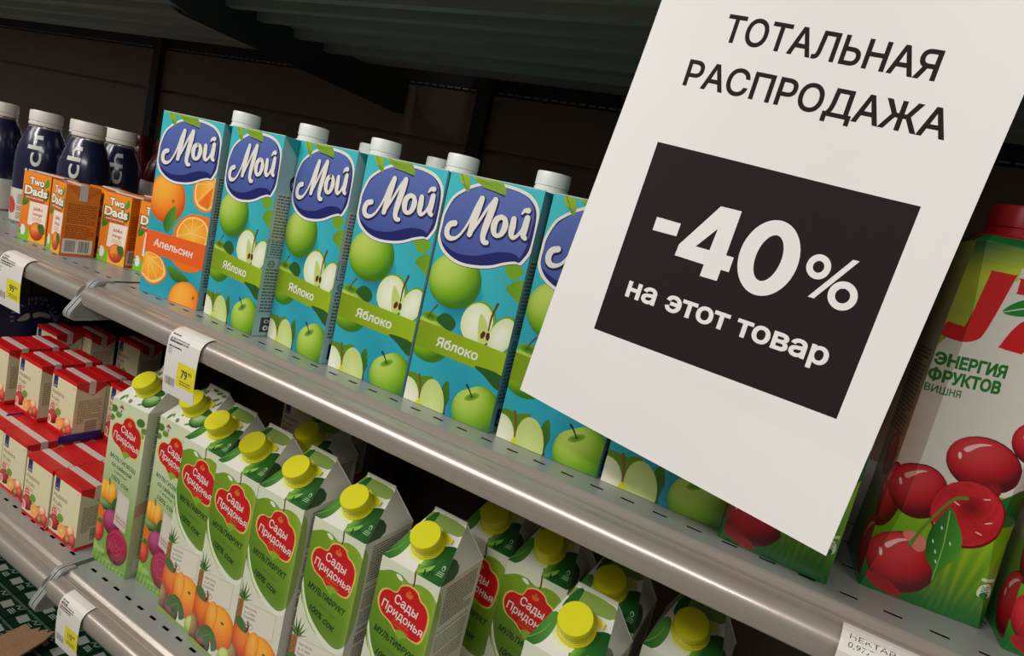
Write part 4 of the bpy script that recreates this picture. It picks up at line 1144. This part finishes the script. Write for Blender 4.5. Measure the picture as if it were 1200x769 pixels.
# red fruit boxes: bottom layer three deep, second layer set back
rb = brick_box('fruit_drink_box', RW, RD, RH, art_red_front(), art_red_side(), C(206, 198, 164), C(196, 14, 20), C(206, 190, 180))
rg = 'red-topped fruit drink boxes on the lower shelf'
RB = 'red-topped fruit drink box, '
cols = [(-0.6710, 'sixth column from vegetable carton'), (-0.3165, 'beside the vegetable carton'), (-0.383, 'second column from vegetable carton'), (-0.4715, 'third column from vegetable carton'), (-0.538, 'fourth column from vegetable carton'), (-0.6045, 'fifth column from vegetable carton')]
ro = [(0.0, 'bottom layer, front row, '), (0.0435, 'bottom layer, second row, '), (0.087, 'bottom layer, third row, '), (0.1305, 'bottom layer, fourth row, ')]
back = [(0.1740, 'bottom layer, fifth row, '), (0.2175, 'bottom layer, sixth row, ')]
first = True
for ci, (x, cn) in enumerate(cols[1:] + cols[:1]):
    for ri, (y, rn) in enumerate(ro + (back if ci > 2 else [])):
        put(rb, first, x, y + (0.010 if ci > 1 else 0.0) + (0.002 if ci == 0 else 0), gz, 0, RB + rn + cn, 'drink box', rg); first = False
z2 = gz + RH/1000 + 0.0026
sec = [(-0.4575, 0.058, 'second layer, whole front visible, above the blue strap'), (-0.541, 0.052, 'second layer, left of the whole-front one'), (-0.6240, 0.045, 'second layer, at the left edge of the photo'),
       (-0.383, 0.100, 'second layer, thin strip right of the whole-front one'), (-0.4575, 0.1015, 'second layer, behind the whole-front one'), (-0.541, 0.096, 'second layer, behind the one to its left edge'),
       (-0.6240, 0.0885, 'second layer, second row at the left edge'), (-0.6000, 0.235, 'second layer, darkest one farthest back'), (-0.6700, 0.190, 'second layer, dim side showing, middle of the back ones'), (-0.6950, 0.1460, 'second layer, dim, left of the back ones')]
for x, y, nm in sec:
    put(rb, False, x, y, z2, 0, RB + nm, 'drink box', rg)
# boxes far back on the lower shelf behind the green cartons
for k, (x, y) in enumerate(((-0.235, 0.300), (-0.150, 0.300))):
    for lv in range(2):
        put(rb, False, x, y, gz + lv*0.0910, 0, RB + ('left' if k == 0 else 'right') + (' lower' if lv == 0 else ' upper') + ' one deep in shadow behind the green cartons', 'drink box', rg)
# blue straps round the second layer packs
for (x, y0, y1, hh, nm) in ((-0.3905, 0.040, 0.098, 0.0115, 'right'), (-0.5145, 0.030, 0.084, 0.0022, 'left')):
    s = MB(); s.box((-0.0006, 0, 0), (0.0006, y1-y0, hh))
    o = s.build('blue_strap', 'strap'); o.location = (x, y0, z2+0.0002); tag(o, 'narrow blue plastic strap under the ' + nm + ' red box of the second layer', 'strap')
    o.location.z = gz + RH/1000 + 0.0001 + (0.0014 if nm == 'left' else 0.0013)

# dark blue case behind the red boxes
b = MB(); NV = C(14, 22, 62)
b.box((-1.10, 0.02, D1+E0), (-0.722, 0.40, -0.145), NV)
a = Art(380, 224)
a.text('Valio', (153, 173), (250, 173), 23, C(96, 106, 148), 0.0)
for k in range(13):
    t = -0.3 + k*(PI+0.6)/12; cx_, cy_ = 132, 184
    a.poly([(cx_+math.cos(t)*r+dx*math.sin(t), cy_+math.sin(t)*r*0.72-dx*math.cos(t)) for r, dx in ((32, -1), (38, -1), (38, 1), (32, 1))], C(130, 138, 160), True)
a.L += 1
a.text('lista', (120, 211), (152, 211), 8, C(130, 136, 156), 0.0, arch=4)
a.smooth([(106, 178), (116, 188), (124, 190), (124, 180), (112, 176)], C(150, 150, 136), 3); a.smooth([(130, 190), (146, 192), (158, 186), (156, 180), (142, 184), (132, 181)], C(150, 150, 136), 3)
a.emit(b, lambda u, v, e: (-0.722+e, 0.02+u, D1+E0+v))
o = b.build('cardboard_case', 'navy_board', merge=False)
tag(o, 'dark navy cardboard case with pale dairy lettering behind the red boxes', 'case')
o_c = MB()
rr = random.Random(8)
for k in range(7):
    y0 = 0.05+k*0.048; o_c.box((-0.96, y0, -0.1448), (-0.725, y0+0.045, -0.105+rr.uniform(-0.004, 0.004)), C(44+k*2, 60, 40))
o = o_c.build('green_pack', 'print'); tag(o, 'dark green pack lying on the navy case under the shelf', 'pack')

# bottles and small orange boxes on the left
sb = smoothie_bottle()
bl = [(-0.612, 0.085, 42, 'dark navy smoothie bottle with white cap, front one behind the leftmost orange box'),
      (-0.505, 0.092, 30, 'dark navy smoothie bottle with white cap, front one behind the orange box with barcode'),
      (-0.540, 0.158, 52, 'dark navy smoothie bottle standing behind and right of the second front bottle'),
      (-0.640, 0.156, 30, 'dark navy smoothie bottle hidden behind the leftmost whole bottle, cap edge showing'),
      (-0.748, 0.085, 40, 'dark navy smoothie bottle cut by the left edge of the photo'),
      (-0.765, 0.158, 30, 'dark navy smoothie bottle behind the one cut by the left edge')]
for i, (x, y, dg, lb) in enumerate(bl):
    put(sb, i == 0, x, y, E0, dg, lb, 'bottle', 'smoothie bottles on the middle shelf')
mb0 = empty('juice_bottle')
b = MB(); b.lathe([(0.001, 0), (0.028, 0), (0.031, 0.004), (0.031, 0.105), (0.027, 0.128), (0.017, 0.148), (0.017, 0.156)], 32); b.build('bottle_body', 'maroon', mb0, smooth=0.5)
b = MB(); b.box((-0.020, -0.0322, 0.075), (0.020, -0.028, 0.100)); b.build('label', 'wrap', mb0)
cap_mb(0.0185, 0.018, 32).xform(Matrix.Translation((0, 0, 0.154))).build('screw_cap', 'maroon', mb0, smooth=0.55)
for i, (x, y, nm) in enumerate(((-0.700, 0.235, 'farthest left'), (-0.620, 0.235, 'between the two front smoothie bottles'), (-0.545, 0.240, 'behind the rightmost smoothie bottle'))):
    put(mb0, i == 0, x, y, E0, 0, 'dark maroon juice bottle in back row, ' + nm, 'bottle', 'maroon juice bottles behind the smoothies')

ob = brick_box('small_drink_box', TW, TD, TH, art_orange_front(), art_orange_side(), C(232, 126, 24), C(226, 116, 24), C(206, 200, 192))
og = 'small orange drink boxes on the middle shelf'
OB = 'small orange fruit drink box, '
obs = [(-0.4745, 0.0015, 14, 'leftmost one in front of the smoothie bottle'), (-0.4160, 0.0085, -8, 'barcode side turned outward, second from the left'),
       (-0.3555, 0.041, 12, 'third from the left, front panel fully visible'), (-0.3005, 0.057, 8, 'half hidden by the orange juice carton'),
       (-0.4140, 0.0535, -4, 'second row, behind the barcode one'), (-0.3640, 0.085, 10, 'second row, behind the third one'), (-0.3080, 0.102, 10, 'second row, behind the carton-hidden one'), (-0.3720, 0.130, 8, 'third row, top only visible')]
for i, (x, y, dg, lb) in enumerate(obs):
    put(ob, i == 0, x, y, E0, dg, OB + lb, 'drink box', og)

# dark green cartons on the base deck
gp = empty('green_carton')
b = MB(); b.box((0, 0, 0), (0.0425, 0.0295, 0.095), C(18, 50, 30)); art_green_top().emit(b, lambda u, v, e: (u, v, 0.095+e), [(0, 0), (42.5, 0), (42.5, 29.5), (0, 29.5)])
b.build('carton_body', 'print_gloss', gp, merge=False)
fin = MB(); fin.box((0.0, 0.0255, 0.0951), (0.0425, 0.0275, 0.0965), C(60, 84, 66)); fin.build('seal_strip', 'print_gloss', gp, merge=False)
first = True; rn = random.Random(5)
NTH = ['first', 'second', 'third', 'fourth', 'fifth', 'sixth', 'seventh', 'eighth', 'ninth', 'tenth', 'eleventh']
for i in range(11):
    for j in range(6):
        x = -0.61 + i*0.0445; y = -0.085 + j*0.0310
        put(gp, first, x, y, -0.5997 + (0 if (i//4) % 2 else 0.0), 0, 'small dark green carton, ' + NTH[j] + ' row from the front, ' + NTH[i] + ' from the left', 'carton', 'dark green cartons on the base deck'); first = False
# torn cardboard tray lying over the green cartons
b = MB()
pts = [(-0.36, -0.115), (-0.262, -0.105), (-0.245, -0.060), (-0.2525, -0.030), (-0.262, -0.0015), (-0.266, -0.010), (-0.272, -0.006), (-0.276, -0.017), (-0.281, -0.012), (-0.285, -0.022), (-0.299, -0.020), (-0.310, -0.050), (-0.345, -0.085)]
pts = [(-0.34, -0.14), (-0.238, -0.10), (-0.2455, -0.050), (-0.2520, -0.020), (-0.2600, -0.0035), (-0.2640, -0.012), (-0.2690, -0.007), (-0.2740, -0.018), (-0.2790, -0.012), (-0.2830, -0.022), (-0.2980, -0.022), (-0.2960, -0.050), (-0.300, -0.090)]
T = tessellate_polygon([[Vector((p[0], p[1], 0)) for p in pts]])
zt = lambda p: -0.5000 + 0.010*max(0, (p[1]+0.14)/0.14)
for t in T:
    b.poly([(pts[i][0], pts[i][1], zt(pts[i])+0.003) for i in t], (1, 1, 1)); b.poly([(pts[i][0], pts[i][1], zt(pts[i])) for i in t], (1, 1, 1))
for i in range(len(pts)):
    p, q = pts[i], pts[(i+1) % len(pts)]
    b.poly([(p[0], p[1], zt(p)), (q[0], q[1], zt(q)), (q[0], q[1], zt(q)+0.003), (p[0], p[1], zt(p)+0.003)], (1, 1, 1))
o = b.build('cardboard_piece', 'cardboard'); tag(o, 'torn brown cardboard flap lying on the dark green cartons, lower left corner', 'cardboard')
b = MB(); b.box((-0.72, 0.104, -0.5995), (-0.20, 0.1075, -0.490)); o = b.build('cardboard_tray', 'cardboard'); tag(o, 'brown cardboard tray edge standing behind the dark green cartons', 'cardboard')

# ------------------------------------------------------------------ price tags
def price_tag(x, z, w, h, art, label, curl=0.35):
    """curved card hooked over the rail and hanging in front of it"""
    root = None
    b = MB(); n = 14
    # path (y, z) from the rail's groove over the bead and down
    path = [(-0.0315, -0.0040), (-0.0350, -0.0042), (-0.0395, -0.0052), (-0.0440, -0.0085), (-0.0470, -0.0140)]
    tot = 0; L = [0]
    for p, q in zip(path, path[1:]): tot += math.hypot(q[0]-p[0], q[1]-p[1]); L.append(tot)
    while tot < h:
        y, zz = path[-1]; t = (tot/h)
        st = h/22; ang = -0.10 + curl*(t-0.25)
        path.append((y + st*math.sin(ang)*0.9, zz - st*math.cos(ang))); tot += st; L.append(tot)
    def at(s_):
        s_ = max(0, min(L[-1], s_))
        for i in range(len(L)-1):
            if s_ <= L[i+1]:
                t = (s_-L[i])/(L[i+1]-L[i]); p, q = path[i], path[i+1]
                dy, dz = q[0]-p[0], q[1]-p[1]; l = math.hypot(dy, dz)
                return p[0]+dy*t, p[1]+dz*t, dz/l, -dy/l
        return path[-1][0], path[-1][1], -1, 0
    back = Art(art.w, art.h); back.grad(0, 0, art.w, art.h, lambda x_, y_: WHITE, 1, 22)
    H_ = art.h/1000
    def front(u, v, e):
        y, zz, ny, nz = at((H_-v)*h/H_); return (u*w/(art.w/1000), y + ny*e - 0.0003, zz + nz*e)
    art.emit(b, front, sub=3); back.emit(b, lambda u, v, e: (lambda q: (q[0], q[1]+0.0003, q[2]))(front(u, v, -0.0000)), sub=5)
    o = b.build('price_tag', 'tag', merge=False)
    o.location = (x, 0, z)
    return tag(o, label, 'price tag', 'price tags on the shelf edges')
def tag_art(price, cents, lines_, seed, top=None):
    a = Art(52, 72)
    a.grad(0, 0, 52, 72, lambda x, y: C(222, 216, 208), 1, 24)
    if top:
        for i, t in enumerate(top): a.text(t[0], (3, 62-i*4.6), (t[1], 62-i*4.6), 2.8, INK, 0.0)
    else:
        a.lines(3, 56, 16, 59, 2.6, INK, seed); a.lines(3, 52, 34, 55, 2.6, C(110, 104, 100), seed+1); a.lines(3, 49, 28, 52, 2.6, INK, seed+2)
    a.lines(3, 40, 9, 45, 1.6, C(140, 136, 130), seed+5)
    if price:
        a.poly([(22, 12), (52, 12), (52, 35), (22, 35)], lambda x, y: C(220, 208, 40))
        a.text(price, (29, 21.5), (39, 21.5), 8, INK, 0.02); a.text(cents, (40, 26), (46, 26), 3.6, INK, 0.01)
        a.lines(28, 16, 46, 18.5, 2.4, C(120, 110, 30), 3)
        a.bars(3, 9, 20, 17, C(90, 86, 84), seed)
    return a
price_tag(-0.4030, 0.0, 0.058, 0.078, tag_art('99', '90', 3, 2), 'white price tag with yellow 99 patch on the shelf rail at the far left')
price_tag(-0.0535, 0.0, 0.0500, 0.078, tag_art('79', '90', 3, 5), 'white price tag with yellow 79 patch below the orange juice carton')
price_tag(-0.1820, D1, 0.0470, 0.076, tag_art('119', '90', 3, 8), 'faded white price tag with yellow patch on the lower shelf rail')
price_tag(0.5740, 0.0, 0.0760, 0.080, tag_art('', '', 3, 9, [('НЕКТАР J7 ВИШНЯ', 40), ('0,97Л', 12)]), 'white nectar price tag cut by the bottom edge below the cherry cartons')

# ------------------------------------------------------------------ sale sign
def sale_sign():
    a = Art(210, 297)
    PW = C(238, 234, 230); K = C(30, 22, 20)
    a.grad(0, 0, 210, 297, lambda x, y: PW, 10, 14)
    a.text('ТОТАЛЬНАЯ', (48.6, 246.5), (168.2, 250.5), 14.4, K, 0.020)
    a.text('РАСПРОДАЖА', (34.3, 218.3), (183.6, 224.4), 14.4, K, 0.020)
    a.grad(0, 0, 1, 1, lambda x, y: PW, 1, 1)
    a.poly([(36.2, 61.2), (188.6, 71), (186.4, 190.3), (31.9, 182.8)], K)
    Wt = PW
    a.poly([(49.4, 140.6), (65.4, 141.5), (65.6, 133.6), (49.7, 132.3)], Wt, True)
    a.poly([(84.8, 158.6), (97.6, 159.6), (98.4, 133.2), (103.2, 133.5), (103.6, 124.6), (98.7, 124.3), (98.9, 117.4), (88.2, 116.6), (88.0, 123.7), (69.0, 122.8), (69.0, 129.6)], Wt)
    a.poly([(88.0, 145.8), (88.0, 132.6), (79.2, 132.0)], K)
    def ring(cx, cy, rx, ry, tx, ty, rot=0.05):
        n = 40
        for k in range(n):
            q = []
            for (kk, sx, sy) in ((k, rx, ry), (k+1, rx, ry), (k+1, rx-tx, ry-ty), (k, rx-tx, ry-ty)):
                t = 2*PI*kk/n; x = sx*math.cos(t); y = sy*math.sin(t)
                q.append((cx+x*math.cos(rot)-y*math.sin(rot), cy+x*math.sin(rot)+y*math.cos(rot)))
            a._tri(q[:3], [Wt]*3, a.L); a._tri([q[0], q[2], q[3]], [Wt]*3, a.L)
        a.L += 1
    ring(122, 139.8, 16.8, 22.0, 9.6, 8.4, -0.02)
    ring(149.6, 144.6, 6.6, 6.9, 3.6, 3.6); ring(167.2, 134.2, 7.8, 7.9, 3.9, 3.9)
    a.poly([(150.2, 127.4), (153.6, 127.6), (168.6, 154.4), (165.2, 154.2)], Wt)
    a.text('на этот товар', (48.6, 88.8), (172.6, 95.2), 12.4, Wt, 0.028)
    BL = Vector((.347, -.060, .067)); BR = Vector((.553, -.060, .041)); TL = Vector((.381, -.060, .362)); TR = Vector((.572, -.060, .337))
    def mp(u, v, e):
        s_, t = u/0.210, v/0.297
        p = BL*(1-s_)*(1-t) + BR*s_*(1-t) + TL*(1-s_)*t + TR*s_*t
        wv = 0.0022*math.sin(s_*5.5+0.4)*(0.3+t) + 0.0016*math.sin(t*6.0+s_*2)
        wv += 0.004*max(0, 0.18-t)*s_*4
        return (p.x - 0.0, p.y - wv - e, p.z)
    b = MB(); a.emit(b, mp, sub=7)
    bk = Art(210, 297); bk.grad(0, 0, 210, 297, lambda x, y: PW, 10, 14)
    bk.emit(b, lambda u, v, e: (lambda q: (q[0], q[1]+0.0004, q[2]))(mp(u, v, 0)), sub=7)
    o = b.build('sale_sign', 'paper', merge=False)
    tag(o, 'white paper sale sign with a black minus 40 percent square', 'sign')
    return o
sale_sign()
